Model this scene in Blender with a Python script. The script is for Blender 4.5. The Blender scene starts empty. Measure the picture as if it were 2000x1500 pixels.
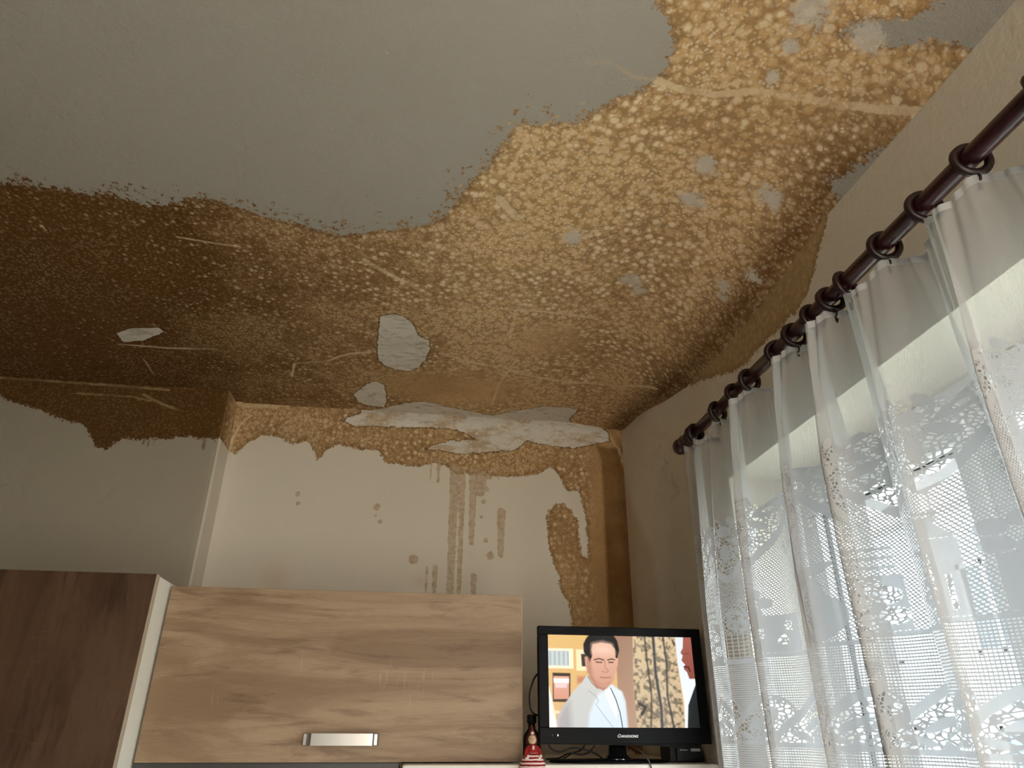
import bpy, bmesh, math, random
import numpy as np
from mathutils import Vector, Matrix

# ---------------------------------------------------------------- camera, light, exposure
SC = bpy.context.scene
COL = SC.collection
R_ = math.radians
PITCH, ROLL, YAW, FPX = R_(26.3), R_(.27), R_(7.9), 1342.0
fwd = Vector((math.sin(YAW)*math.cos(PITCH), math.cos(YAW)*math.cos(PITCH), math.sin(PITCH)))
rgt = Vector((math.cos(YAW), -math.sin(YAW), 0)); upv = rgt.cross(fwd)
rr = rgt*math.cos(ROLL) + upv*math.sin(ROLL); uu = -rgt*math.sin(ROLL) + upv*math.cos(ROLL)
cd = bpy.data.cameras.new('camera'); cam = bpy.data.objects.new('camera', cd); COL.objects.link(cam)
cam.matrix_world = Matrix(((rr.x, uu.x, -fwd.x, 0), (rr.y, uu.y, -fwd.y, 0), (rr.z, uu.z, -fwd.z, 0), (0, 0, 0, 1)))
cd.sensor_width = 36; cd.lens = FPX*36/2000; cd.clip_start = .02
SC.camera = cam

# the room in metres, eye height at z = 0: floor -1.5, ceiling .957
HC, DL, DR, W, XR, FLOOR = .957, 2.10, 2.228, .695, -.625, -1.5
WINY0, WINY1, WINZ0, WINZ1, WX = -.75, 1.414, -.60, .50, .97      # the window opening, lengthened unseen for light, WX = outside face of the wall
LX, FY = -1.9, -1.1                                                # left wall and wall behind

wo = bpy.data.worlds.new('overcast_sky'); SC.world = wo; wo.use_nodes = True
bgn = wo.node_tree.nodes['Background']
bgn.inputs[0].default_value = (.90, .95, 1.0, 1); bgn.inputs[1].default_value = 10.5
def area(name, loc, rot, sx, sy, power, color, portal=False):
    l = bpy.data.lights.new(name, 'AREA'); l.shape = 'RECTANGLE'; l.size = sx; l.size_y = sy
    l.energy = power; l.color = color
    o = bpy.data.objects.new(name, l); COL.objects.link(o); o.location = loc; o.rotation_euler = rot
    if portal: l.cycles.is_portal = True
    return o
area('window_daylight_portal', (WX+.01, (WINY0+WINY1)/2, (WINZ0+WINZ1)/2), (0, R_(90), 0), WINZ1-WINZ0, WINY1-WINY0, 1, (1, 1, 1), True)
# added fill lamp behind the camera; the wall there has no opening
area('rear_fill_light', (.33, FY+.04, -.15), (R_(90), 0, R_(-22)), .66, 1.9, 29, (1.0, .90, .75))
vs = SC.view_settings
vs.view_transform = 'Standard'; vs.look = 'None'; vs.gamma = 1; vs.use_curve_mapping = False
vs.exposure = 0.2
SC.cycles.use_denoising = True
SC.cycles.transparent_max_bounces = 14
SC.cycles.max_bounces = 6
SC.cycles.diffuse_bounces = 4
SC.cycles.glossy_bounces = 2
SC.cycles.transmission_bounces = 4
SC.cycles.use_adaptive_sampling = True
SC.cycles.adaptive_threshold = .06
SC.cycles.adaptive_min_samples = 12
SC.cycles.caustics_reflective = False
SC.cycles.caustics_refractive = False

# ---------------------------------------------------------------- helpers
def put(name, me, mat=None, parent=None, smooth=False):
    o = bpy.data.objects.new(name, me); COL.objects.link(o)
    if mat is not None:
        for m in (mat if isinstance(mat, (list, tuple)) else [mat]): me.materials.append(m)
    if parent is not None: o.parent = parent
    if smooth: me.polygons.foreach_set('use_smooth', [True]*len(me.polygons))
    return o
def tag(o, label, cat, group=None):
    o['label'] = label; o['category'] = cat
    if group: o['group'] = group
    return o
def structure(o, label=None):
    o['kind'] = 'structure'
    if label: o['label'] = label
    return o
def empty(name, loc=(0, 0, 0)):
    o = bpy.data.objects.new(name, None); COL.objects.link(o); o.location = loc; o.empty_display_size = .05
    return o
def bobj(name, bm, mat, parent=None, smooth=False):
    """link a bmesh (world coordinates) as one mesh object; children keep world coordinates"""
    me = bpy.data.meshes.new(name); bmesh.ops.recalc_face_normals(bm, faces=bm.faces); bm.to_mesh(me); bm.free()
    o = put(name, me, mat, parent, smooth)
    if parent is not None:
        m = parent.matrix_basis.copy() if parent.parent is None else parent.parent.matrix_basis @ parent.matrix_basis
        o.matrix_basis = m.inverted()
    return o
def box(bm, x0, x1, y0, y1, z0, z1, bev=0, seg=2):
    r = bmesh.ops.create_cube(bm, size=1)['verts']
    for v in r:
        v.co = Vector(((x0+x1)/2+v.co.x*(x1-x0), (y0+y1)/2+v.co.y*(y1-y0), (z0+z1)/2+v.co.z*(z1-z0)))
    if bev:
        es = {e for v in r for e in v.link_edges}
        bmesh.ops.bevel(bm, geom=list(es), offset=bev, segments=seg, affect='EDGES', profile=.6)
def tube(bm, pts, rad, n=10, closed=False):
    pts = [Vector(p) for p in pts]; rings = []; N = len(pts); up = None
    for i, p in enumerate(pts):
        a = pts[(i-1) % N] if (closed or i > 0) else p
        b = pts[(i+1) % N] if (closed or i < N-1) else p
        t = (b-a).normalized()
        if up is None:
            up = t.orthogonal().normalized()
        up = (up - t*up.dot(t)).normalized(); s = t.cross(up)
        r = rad[i] if isinstance(rad, (list, tuple)) else rad
        rings.append([bm.verts.new(p + (up*math.cos(2*math.pi*k/n) + s*math.sin(2*math.pi*k/n))*r) for k in range(n)])
    for i in range(N if closed else N-1):
        A, B = rings[i], rings[(i+1) % N]
        for k in range(n): bm.faces.new((A[k], A[(k+1) % n], B[(k+1) % n], B[k]))
    if not closed:
        bm.faces.new(rings[0][::-1]); bm.faces.new(rings[-1])
def lathe(bm, prof, cx, cy, cz=0, n=24, sx=1, sy=1):
    rings = []
    for r, z in prof:
        rings.append([bm.verts.new((cx+sx*r*math.cos(2*math.pi*k/n), cy+sy*r*math.sin(2*math.pi*k/n), cz+z)) for k in range(n)] if r > 1e-6 else [bm.verts.new((cx, cy, cz+z))])
    for A, B in zip(rings, rings[1:]):
        for k in range(n):
            a, b = A[k % len(A)], A[(k+1) % len(A)]; c_, d = B[(k+1) % len(B)], B[k % len(B)]
            f = []
            for v in (a, b, c_, d):
                if v not in f: f.append(v)
            if len(f) > 2: bm.faces.new(f)
    if len(rings[0]) > 1: bm.faces.new(rings[0][::-1])
    if len(rings[-1]) > 1: bm.faces.new(rings[-1])
def smoothpath(pts, n=8):
    P = [Vector(p) for p in pts]; out = []
    for i in range(len(P)-1):
        p0, p1, p2, p3 = P[max(i-1, 0)], P[i], P[i+1], P[min(i+2, len(P)-1)]
        for k in range(n):
            t = k/n
            out.append(.5*((2*p1)+(p2-p0)*t+(2*p0-5*p1+4*p2-p3)*t*t+(3*p1-p0-3*p2+p3)*t**3))
    out.append(P[-1]); return out

# numpy grid mesh with float attributes
def grid_mesh(name, V, keep=None, attrs=None, colors=None):
    """V: (n, m, 3) array; keep: (n-1, m-1) bool of the cells to build"""
    n, m = V.shape[:2]; me = bpy.data.meshes.new(name)
    idx = np.arange(n*m).reshape(n, m)
    q = np.stack([idx[:-1, :-1], idx[1:, :-1], idx[1:, 1:], idx[:-1, 1:]], -1)
    q = q.reshape(-1, 4) if keep is None else q[keep]
    me.vertices.add(n*m); me.vertices.foreach_set('co', V.reshape(-1).astype(np.float32))
    me.loops.add(q.size); me.loops.foreach_set('vertex_index', q.reshape(-1).astype(np.int32))
    me.polygons.add(len(q)); me.polygons.foreach_set('loop_start', np.arange(0, q.size, 4, dtype=np.int32))
    me.update(calc_edges=True)
    for k, a in (attrs or {}).items():
        at = me.attributes.new(k, 'FLOAT', 'POINT'); at.data.foreach_set('value', a.reshape(-1).astype(np.float32))
    for k, a in (colors or {}).items():
        at = me.attributes.new(k, 'FLOAT_COLOR', 'POINT')
        at.data.foreach_set('color', np.concatenate([a.reshape(-1, 3), np.ones((n*m, 1))], 1).reshape(-1).astype(np.float32))
    me.polygons.foreach_set('use_smooth', np.ones(len(q), bool)); me.update()
    return me
def seg_dist(X, Y, pts, closed=False):
    d = np.full(X.shape, 1e9); n = len(pts)
    for i in range(n if closed else n-1):
        ax, ay = pts[i]; bx, by = pts[(i+1) % n]; dx, dy = bx-ax, by-ay
        t = np.clip(((X-ax)*dx+(Y-ay)*dy)/(dx*dx+dy*dy+1e-12), 0, 1)
        d = np.minimum(d, (X-ax-t*dx)**2+(Y-ay-t*dy)**2)
    return np.sqrt(d)
def poly_sdf(X, Y, pts):
    """> 0 inside"""
    ins = np.zeros(X.shape, bool); n = len(pts)
    for i in range(n):
        ax, ay = pts[i]; bx, by = pts[(i+1) % n]
        if ay != by:
            c = ((ay > Y) != (by > Y)) & (X < (bx-ax)*(Y-ay)/(by-ay)+ax); ins ^= c
    d = seg_dist(X, Y, pts, True)
    return np.where(ins, d, -d)
def mx(*a):
    r = a[0]
    for b in a[1:]: r = np.maximum(r, b)
    return r
def axis(*parts):
    """axis((a, b, step), ...): joined coordinates without doubles"""
    o = []
    for a, b, s in parts:
        k = max(1, int(round((b-a)/s))); o += [a+(b-a)*i/k for i in range(k)]
    o.append(parts[-1][1]); return np.array(o)

# ---------------------------------------------------------------- node helpers
class NT:
    def __init__(s, name):
        s.m = bpy.data.materials.new(name); s.m.use_nodes = True; s.t = s.m.node_tree; s.t.nodes.clear()
        s.out = s.n('ShaderNodeOutputMaterial')
    def n(s, typ, **kw):
        x = s.t.nodes.new(typ)
        for k, v in kw.items():
            if k.startswith('_'): setattr(x, k[1:], v)
        return x
    def set(s, sock, v):
        if isinstance(v, bpy.types.NodeSocket): s.t.links.new(v, sock)
        elif v is not None: sock.default_value = v
    def math(s, op, a, b=None, c=None, clamp=False):
        x = s.n('ShaderNodeMath'); x.operation = op; x.use_clamp = clamp
        for i, v in enumerate((a, b, c)):
            if v is not None: s.set(x.inputs[i], v)
        return x.outputs[0]
    def mix(s, f, a, b, mode='MIX'):
        x = s.n('ShaderNodeMix'); x.data_type = 'RGBA'; x.blend_type = mode
        s.set(x.inputs['Factor'], f)
        for k, v in ((6, a), (7, b)):
            s.set(x.inputs[k], v if isinstance(v, bpy.types.NodeSocket) else (*v, 1))
        return x.outputs[2]
    def mixf(s, f, a, b):
        x = s.n('ShaderNodeMix'); x.data_type = 'FLOAT'
        s.set(x.inputs[0], f); s.set(x.inputs[2], a); s.set(x.inputs[3], b); return x.outputs[0]
    def step(s, v, lo, hi):
        x = s.n('ShaderNodeMapRange'); x.interpolation_type = 'SMOOTHSTEP'
        s.set(x.inputs[0], v); x.inputs[1].default_value = lo; x.inputs[2].default_value = hi; return x.outputs[0]
    def attr(s, name, out='Fac'):
        x = s.n('ShaderNodeAttribute'); x.attribute_name = name; return x.outputs[out]
    def coord(s, scale=(1, 1, 1), rot=(0, 0, 0), src='Object'):
        tc = s.n('ShaderNodeTexCoord'); mp = s.n('ShaderNodeMapping'); s.t.links.new(tc.outputs[src], mp.inputs[0])
        mp.inputs['Scale'].default_value = scale; mp.inputs['Rotation'].default_value = rot; return mp.outputs[0]
    def noise(s, vec, scale, detail=3, rough=.5, dist=0, out=0):
        x = s.n('ShaderNodeTexNoise'); s.set(x.inputs['Vector'], vec); x.inputs['Scale'].default_value = scale
        x.inputs['Detail'].default_value = detail; x.inputs['Roughness'].default_value = rough; x.inputs['Distortion'].default_value = dist
        return x.outputs[out]
    def voronoi(s, vec, scale, feature='F1', out='Distance', rand=1):
        x = s.n('ShaderNodeTexVoronoi'); x.feature = feature; s.set(x.inputs['Vector'], vec); x.inputs['Scale'].default_value = scale
        x.inputs['Randomness'].default_value = rand; return x.outputs[out]
    def bump(s, h, strength=.3, dist=.002):
        x = s.n('ShaderNodeBump'); s.set(x.inputs['Height'], h); x.inputs['Strength'].default_value = strength; x.inputs['Distance'].default_value = dist
        return x.outputs[0]
    def bsdf(s, col, rough=.6, metal=0, normal=None, spec=.5, coat=0, emit=None, estr=0):
        x = s.n('ShaderNodeBsdfPrincipled')
        s.set(x.inputs['Base Color'], col if isinstance(col, bpy.types.NodeSocket) else (*col, 1))
        s.set(x.inputs['Roughness'], rough); x.inputs['Metallic'].default_value = metal
        x.inputs['Specular IOR Level'].default_value = spec; x.inputs['Coat Weight'].default_value = coat
        if normal is not None: s.set(x.inputs['Normal'], normal)
        if emit is not None:
            s.set(x.inputs['Emission Color'], emit if isinstance(emit, bpy.types.NodeSocket) else (*emit, 1)); x.inputs['Emission Strength'].default_value = estr
        s.t.links.new(x.outputs[0], s.out.inputs[0]); return x
def plain(name, col, rough=.5, metal=0, var=.06, scale=40, spec=.5, coat=0, bump=.0):
    t = NT(name); v = t.coord(); n = t.noise(v, scale, 4)
    c = t.mix(n, tuple(k*(1-var) for k in col), tuple(min(1, k*(1+var)) for k in col))
    t.bsdf(c, rough, metal, t.bump(n, bump, .001) if bump else None, spec, coat); return t.m

# ---------------------------------------------------------------- damp plaster
def plaster(name, base, ochre, dark, pale, edge=.012, stretch=(1, 1, 1), PEELTHIN=.85, pn=.02):
    t = NT(name); v = t.coord(); vs_ = t.coord(scale=stretch)
    big = t.noise(v, 2.2, 3); mid = t.noise(v, 9, 4, .6); fine = t.noise(vs_, 150, 2, .7); n70 = t.noise(v, 65, 2, .65); lo = t.noise(v, 4.6, 3, .6)
    clean = t.mix(big, tuple(k*.95 for k in base), tuple(k*1.05 for k in base))
    clean = t.mix(t.math('MULTIPLY', t.step(mid, .55, .8), .18), clean, tuple(k*.86 for k in base))
    # ochre stain with pale blisters
    sd = t.attr('stain')
    n1 = t.noise(v, 34, 4, .75); n2 = fine
    cx_ = t.n('ShaderNodeCombineXYZ'); t.set(cx_.inputs[0], t.math('MULTIPLY', n1, .013)); t.set(cx_.inputs[1], t.math('MULTIPLY', n70, .011)); t.set(cx_.inputs[2], t.math('MULTIPLY', n1, -.010))
    va = t.n('ShaderNodeVectorMath'); t.set(va.inputs[0], vs_); t.set(va.inputs[1], cx_.outputs[0]); wv = va.outputs[0]
    vBn = t.n('ShaderNodeTexVoronoi'); t.set(vBn.inputs['Vector'], wv); vBn.inputs['Scale'].default_value = 118; vB = vBn.outputs['Distance']; clump = vB
    pert = t.math('ADD', t.math('MULTIPLY', t.math('SUBTRACT', n1, .5), 3.4*edge), t.math('MULTIPLY', t.math('SUBTRACT', n2, .5), 3.6*edge))
    pert = t.math('ADD', pert, t.math('MULTIPLY', t.math('SUBTRACT', .42, clump), .5*edge))
    e = t.math('ADD', sd, pert)
    mask = t.step(e, -.0018, .0022)
    rim = t.math('SUBTRACT', 1.0, t.step(e, .001, .018))
    tone = t.attr('tone')
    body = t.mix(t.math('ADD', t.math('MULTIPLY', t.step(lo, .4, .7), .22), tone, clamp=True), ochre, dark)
    body = t.mix(t.math('MULTIPLY', t.step(fine, .45, .7), .22), body, tuple(k*.72 for k in dark))
    body = t.mix(t.math('MULTIPLY', rim, .5), body, dark)
    vAn = t.n('ShaderNodeTexVoronoi'); t.set(vAn.inputs['Vector'], wv); vAn.inputs['Scale'].default_value = 62; vA = vAn.outputs['Distance']; pick = vAn.outputs['Color']
    px = t.n('ShaderNodeSeparateColor'); t.set(px.inputs[0], pick)
    thrA = t.math('MULTIPLY', t.math('ADD', .10, t.math('MULTIPLY', px.outputs[0], .44)), t.mixf(tone, 1.0, .62))
    bA = t.math('SUBTRACT', 1.0, t.step(t.math('DIVIDE', vA, thrA), .55, 1.25))
    bB = t.math('MULTIPLY', t.math('SUBTRACT', 1.0, t.step(vB, .22, .50)), .9)
    reg = t.step(lo, .38, .62)
    body = t.mix(t.math('MULTIPLY', t.step(vA, .40, .72), t.mixf(t.attr('smooth_zone'), .38, .05)), body, tuple(k*.8 for k in dark), 'MIX')
    spots = t.math('MAXIMUM', t.math('MULTIPLY', bA, t.mixf(reg, .25, 1.0)), t.math('MULTIPLY', bB, t.mixf(reg, .8, .35)))
    spots = t.math('MULTIPLY', spots, t.math('MULTIPLY', t.mixf(tone, 1.0, .30), t.math('SUBTRACT', 1, t.math('MULTIPLY', rim, .5))))
    spots = t.math('MULTIPLY', spots, t.math('SUBTRACT', 1.0, t.attr('smooth_zone'), clamp=True))
    body = t.mix(spots, body, pale)
    cr = t.step(t.math('ADD', t.attr('crack'), t.math('MULTIPLY', t.math('SUBTRACT', n70, .5), .006)), -.0015, .0015)
    cr = t.math('MULTIPLY', cr, t.mixf(t.step(mid, .40, .55), .45, 1.0))
    crack_c = t.mix(.3, pale, ochre)
    body = t.mix(t.math('MULTIPLY', cr, .72), body, crack_c)
    col = t.mix(mask, clean, body)
    col = t.mix(t.math('MULTIPLY', t.math('MULTIPLY', cr, t.math('SUBTRACT', 1, mask)), .55), col, t.mix(.55, ochre, base))
    # soft yellowing, bleached patches
    col = t.mix(t.math('MULTIPLY', t.attr('yellow'), .7), col, t.mix(.45, ochre, base))
    bl = t.step(t.math('ADD', t.attr('bleach'), t.math('MULTIPLY', t.math('SUBTRACT', t.math('ADD', t.math('MULTIPLY', n1, .6), t.math('MULTIPLY', fine, .4)), .5), 3.2)), .42, .85)
    col = t.mix(t.math('MULTIPLY', bl, .8), col, (.62, .575, .50))
    # drips
    dr = t.step(t.math('ADD', t.attr('drip'), t.math('MULTIPLY', t.math('SUBTRACT', n70, .5), .008)), -.001, .0022)
    drc = t.mix(t.step(n70, .4, .65), tuple((k*.55+j*.45)*.8 for k, j in zip(ochre, base)), tuple(k*.62 for k in ochre))
    col = t.mix(t.math('MULTIPLY', dr, .72), col, drc)
    # peeled places: bare plaster with a dark torn edge
    pe = t.math('ADD', t.attr('peel'), t.math('MULTIPLY', t.math('SUBTRACT', n1, .5), pn))
    pm = t.step(pe, -.0008, .0008)
    pr = t.math('MULTIPLY', t.step(pe, -.006, -.001), t.math('SUBTRACT', 1, pm))
    rough_c = t.mix(t.step(t.noise(t.coord(scale=(1, 2.4, 2.4)), 26, 3, .75), .5, .68), (.72, .68, .60), (.50, .46, .39))
    col = t.mix(t.math('MULTIPLY', pr, .75), col, tuple(k*.45 for k in dark))
    col = t.mix(t.math('MULTIPLY', pm, t.mixf(t.step(t.noise(t.coord(scale=(.6, 1.5, 1.5)), 15, 4, .6), .46, .62), 1.0, PEELTHIN)), col, rough_c)
    dk = t.step(t.attr('darkline'), -.0006, .0012)
    col = t.mix(t.math('MULTIPLY', dk, .7), col, (.06, .045, .03))
    h = t.noise(v, 75, 4, .75)
    t.bsdf(col, .85, 0, t.bump(h, .5, .003), .25)
    return t.m
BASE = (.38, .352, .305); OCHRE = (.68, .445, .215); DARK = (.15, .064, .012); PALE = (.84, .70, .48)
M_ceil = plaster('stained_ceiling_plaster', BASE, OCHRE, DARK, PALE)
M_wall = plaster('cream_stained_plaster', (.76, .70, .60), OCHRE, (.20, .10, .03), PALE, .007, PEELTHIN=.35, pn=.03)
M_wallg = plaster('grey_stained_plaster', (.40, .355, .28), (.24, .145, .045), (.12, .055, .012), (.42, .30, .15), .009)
M_wallr = plaster('window_wall_plaster', (.74, .69, .60), (.50, .38, .20), (.30, .17, .06), PALE, .009)
M_pl = plain('painted_wall', (.20, .18, .15), .85, var=.05, scale=3, bump=.1)
M_floor = plain('linoleum_floor', (.22, .17, .12), .5, var=.15, scale=6)
M_white = plain('white_laminate', (.80, .79, .74), .4, var=.02)
M_pvc = plain('white_window_plastic', (.80, .82, .84), .35, var=.02)
M_black = plain('black_glossy_plastic', (.002, .0025, .004), .45, var=.1, spec=.12)
M_blackm = plain('black_matt_plastic', (.012, .012, .013), .55, var=.1)
M_dkgrey = plain('dark_grey_metal', (.07, .068, .066), .45, .3, var=.08)
M_enamel = plain('white_fridge_enamel', (.82, .80, .74), .3, var=.0)
M_steel = plain('brushed_steel', (.62, .61, .60), .28, 1, var=.04, scale=200)
M_maroon = plain('dark_mahogany_wood', (.032, .005, .007), .32, var=.35, scale=30, coat=.25)
M_ring = plain('dark_brown_ring_wood', (.015, .004, .004), .4, var=.3, scale=60)
M_edge = plain('beige_edge_banding', (.50, .41, .31), .5)
def wood(name, a, b, c, along='x', rough=.5):
    t = NT(name)
    sc = (.9, 1, 6) if along == 'x' else (6, 1, .9)
    v = t.coord(scale=sc); vf = t.coord(scale=(4, 4, 60) if along == 'x' else (60, 4, 4))
    n = t.noise(v, 1.6, 6, .62, 1.1); n2 = t.noise(v, 6, 5, .65, .6); f = t.noise(vf, 9, 4, .7)
    cross = t.noise(t.coord(scale=(60, 4, 6) if along == 'x' else (6, 4, 60)), 3, 2)
    col = t.mix(t.step(n, .38, .62), a, b)
    col = t.mix(t.math('MULTIPLY', t.step(n2, .5, .72), .6), col, c)
    col = t.mix(t.math('MULTIPLY', t.step(f, .4, .8), .28), col, c)
    kn = t.math('MULTIPLY', t.step(cross, .62, .74), t.step(t.noise(t.coord(), 7, 2), .55, .66))
    col = t.mix(t.math('MULTIPLY', kn, .35), col, tuple(min(1, k*1.4) for k in a))
    t.bsdf(col, rough, 0, t.bump(t.math('ADD', f, n2), .25, .0008), .4); return t.m
M_oak = wood('light_sonoma_oak', (.42, .29, .185), (.26, .165, .096), (.14, .08, .045), 'x')
M_dkoak = wood('dark_oak', (.115, .062, .034), (.07, .034, .017), (.035, .015, .008), 'z', .45)
M_glass = None
t = NT('window_glass')
lw = t.n('ShaderNodeFresnel'); lw.inputs[0].default_value = 1.35
tr = t.n('ShaderNodeBsdfTransparent'); tr.inputs[0].default_value = (.95, .97, .96, 1); gl = t.n('ShaderNodeBsdfGlossy'); gl.inputs['Roughness'].default_value = .02
mxs = t.n('ShaderNodeMixShader'); gm = t.n('ShaderNodeNewGeometry'); t.set(mxs.inputs[0], t.math('MULTIPLY', lw.outputs[0], t.math('SUBTRACT', 1.0, gm.outputs['Backfacing']))); t.set(mxs.inputs[1], tr.outputs[0]); t.set(mxs.inputs[2], gl.outputs[0]); t.set(t.out.inputs[0], mxs.outputs[0]); M_glass = t.m

# ---------------------------------------------------------------- outlines of the stains, in metres on their own surface
CEIL_STAIN = [(-3,1.298),(-2.1,1.228),(-0.864,1.178),(-0.809,1.18),(-0.744,1.186),(-0.674,1.18),(-0.638,1.19),(-0.593,1.203),(-0.56,1.195),(-0.526,1.18),(-0.471,1.162),(-0.434,1.172),(-0.397,1.19),(-0.348,1.207),(-0.297,1.216),(-0.235,1.242),(-0.169,1.232),(-0.124,1.214),(-0.08,1.202),(-0.026,1.185),(0.006,1.156),(0.025,1.12),(0.048,1.07),(0.065,1.031),(0.087,1),(0.105,0.945),(0.123,0.898),(0.137,0.869),(0.165,0.875),(0.201,0.867),(0.236,0.859),(0.257,0.832),(0.286,0.806),(0.316,0.786),(0.335,0.762),(0.35,0.74),(0.349,0.701),(0.344,0.675),(0.323,0.652),(0.299,0.622),(0.299,0.2),(0.349,-0.3),(0.59,-0.3),(0.64,0.511),(0.64,0.535),(0.626,0.551),(0.604,0.572),(0.579,0.593),(0.576,0.604),(0.603,0.589),(0.629,0.587),(0.651,0.568),(0.679,0.536),(0.694,0.537),(0.707,0.55),(0.707,0.578),(0.712,0.611),(0.71,0.651),(0.702,0.685),(0.692,0.718),(0.688,0.754),(0.684,0.791),(0.672,0.827),(0.687,0.847),(0.709,0.846),(0.711,0.879),(0.702,0.908),(0.723,0.949),(0.75,1.05),(0.75,2.4),(-3,2.4)]
CEIL_PEEL = [[(-0.133,1.573),(-0.095,1.555),(-0.069,1.564),(-0.041,1.617),(-0.034,1.657),(-0.001,1.681),(0.003,1.725),(-0.006,1.788),(-0.023,1.839),(-0.053,1.877),(-0.092,1.873),(-0.122,1.854),(-0.144,1.824),(-0.145,1.747),(-0.138,1.659)],[(-0.233,2.069),(-0.188,1.986),(-0.156,1.963),(-0.13,1.985),(-0.128,2.113),(-0.137,2.156),(-0.188,2.151),(-0.22,2.127)],[(-0.851,1.765),(-0.813,1.737),(-0.728,1.719),(-0.721,1.74),(-0.793,1.799),(-0.853,1.816)],[(-0.222,2.243),(-0.199,2.2),(-0.146,2.17),(-0.069,2.113),(-0.001,2.09),(0.068,2.121),(0.13,2.137),(0.231,2.175),(0.312,2.118),(0.392,2.072),(0.479,2.065),(0.515,2.071),(0.5,2.166),(0.585,2.289),(0.326,2.342),(0.044,2.385),(-0.238,2.427)]]
CEIL_BLEACH = [(0.47,1.308,0.03),(0.501,1.347,0.02),(0.635,1.187,0.018),(0.642,1.216,0.015),(0.662,1.109,0.018),(0.525,0.597,0.035),(0.615,0.93,0.03),(0.524,0.654,0.015),(0.523,0.711,0.015),(0.533,0.59,0.02),(0.605,0.592,0.03),(0.496,0.919,0.03),(0.503,1.015,0.03),(0.299,1.181,0.03),(-0.241,2.193,0.02)]
CEIL_CRACK = [([(0.222,0.743),(0.258,0.735),(0.307,0.756),(0.342,0.756)],0.0035),([(0.342,0.756),(0.391,0.769),(0.454,0.77),(0.492,0.754),(0.528,0.74),(0.572,0.726),(0.623,0.705),(0.664,0.674),(0.698,0.64)],0.0065),([(-0.16,1.33),(-0.117,1.368),(-0.057,1.413),(-0.006,1.45)],0.006),([(0.122,1.079),(0.141,1.103),(0.166,1.132)],0.009),([(0.22,1.451),(0.218,1.579),(0.219,1.634)],0.004),([(0.257,1.749),(0.226,1.924),(0.22,2.082)],0.004),([(0.034,1.751),(0.126,1.794),(0.228,1.812),(0.321,1.856),(0.455,1.881),(0.574,1.84),(0.658,1.717)],0.006),([(0.186,1.493),(0.286,1.486),(0.411,1.498)],0.004),([(-0.413,1.966),(-0.393,1.878),(-0.293,1.847),(-0.253,1.809),(-0.215,1.788),(-0.171,1.775)],0.004),([(-0.566,1.304),(-0.487,1.315),(-0.433,1.32)],0.003),([(-0.872,1.831),(-0.735,1.834),(-0.599,1.82)],0.004),([(-0.844,1.305),(-0.841,1.322)],0.003),([(-0.829,1.911),(-0.831,2.011)],0.003)]
CEIL_DARKCRACK = [([(-0.14,1.722),(-0.109,1.73),(-0.069,1.7),(-0.033,1.73),(-0.007,1.763)],0.0015),([(0.225,1.578),(0.225,1.648)],0.0012),([(0.215,1.963),(0.209,2.063)],0.0012),([(0.017,0.713),(-0.014,0.735),(-0.045,0.767),(-0.069,0.779)],0.0003)]
CEIL_SPECK = [(-0.496,0.787,0.003),(-0.118,0.774,0.003),(-0.574,0.918,0.003),(-0.474,0.903,0.003),(-0.32,0.981,0.003),(-0.285,0.995,0.003),(-0.043,1.102,0.004),(0.117,0.716,0.003),(0.024,1.105,0.003),(-0.054,1.779,0.004),(-0.367,0.994,0.002),(0.347,0.639,0.002),(-0.162,1.116,0.002),(-0.319,1.187,0.004),(-0.376,1.187,0.004),(-0.314,1.194,0.003),(-0.3,1.2,0.003),(-0.404,1.175,0.004),(0.057,0.991,0.004),(0.061,0.938,0.003),(0.125,0.852,0.003),(0.239,0.835,0.003),(0.244,0.818,0.003),(0.273,0.792,0.003),(0.299,0.773,0.003),(-0.006,1.141,0.004),(0.004,1.108,0.003),(-0.069,1.175,0.004),(-0.048,1.163,0.004)]
LEFT_STAIN = [(-3,1.2),(-3,0.889),(-1.288,0.889),(-1.224,0.867),(-1.162,0.854),(-1.095,0.825),(-1.026,0.812),(-1.003,0.78),(-0.98,0.748),(-0.947,0.733),(-0.925,0.759),(-0.907,0.777),(-0.861,0.771),(-0.833,0.777),(-0.774,0.782),(-0.716,0.792),(-0.669,0.786),(-0.625,0.792),(-0.601,0.794),(-0.45,0.794),(-0.45,1.2)]
LEFT_DRIP = [(-0.844,0.776,0.004,0.02),(-0.83,0.777,0.003,0.025),(-0.815,0.778,0.003,0.018),(-0.782,0.783,0.003,0.015),(-0.669,0.783,0.006,0.03),(-0.639,0.788,0.003,0.015)]
LEFT_CRACK = [([(-1.308,0.952),(-1.219,0.952),(-1.085,0.951),(-0.918,0.949),(-0.809,0.946)],0.004),([(-0.765,0.958),(-0.735,0.962),(-0.705,0.969),(-0.643,0.976)],0.004),([(-0.882,0.926),(-0.814,0.895),(-0.772,0.88)],0.004),([(-1.076,0.916),(-0.91,0.915),(-0.846,0.902)],0.003)]
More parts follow.
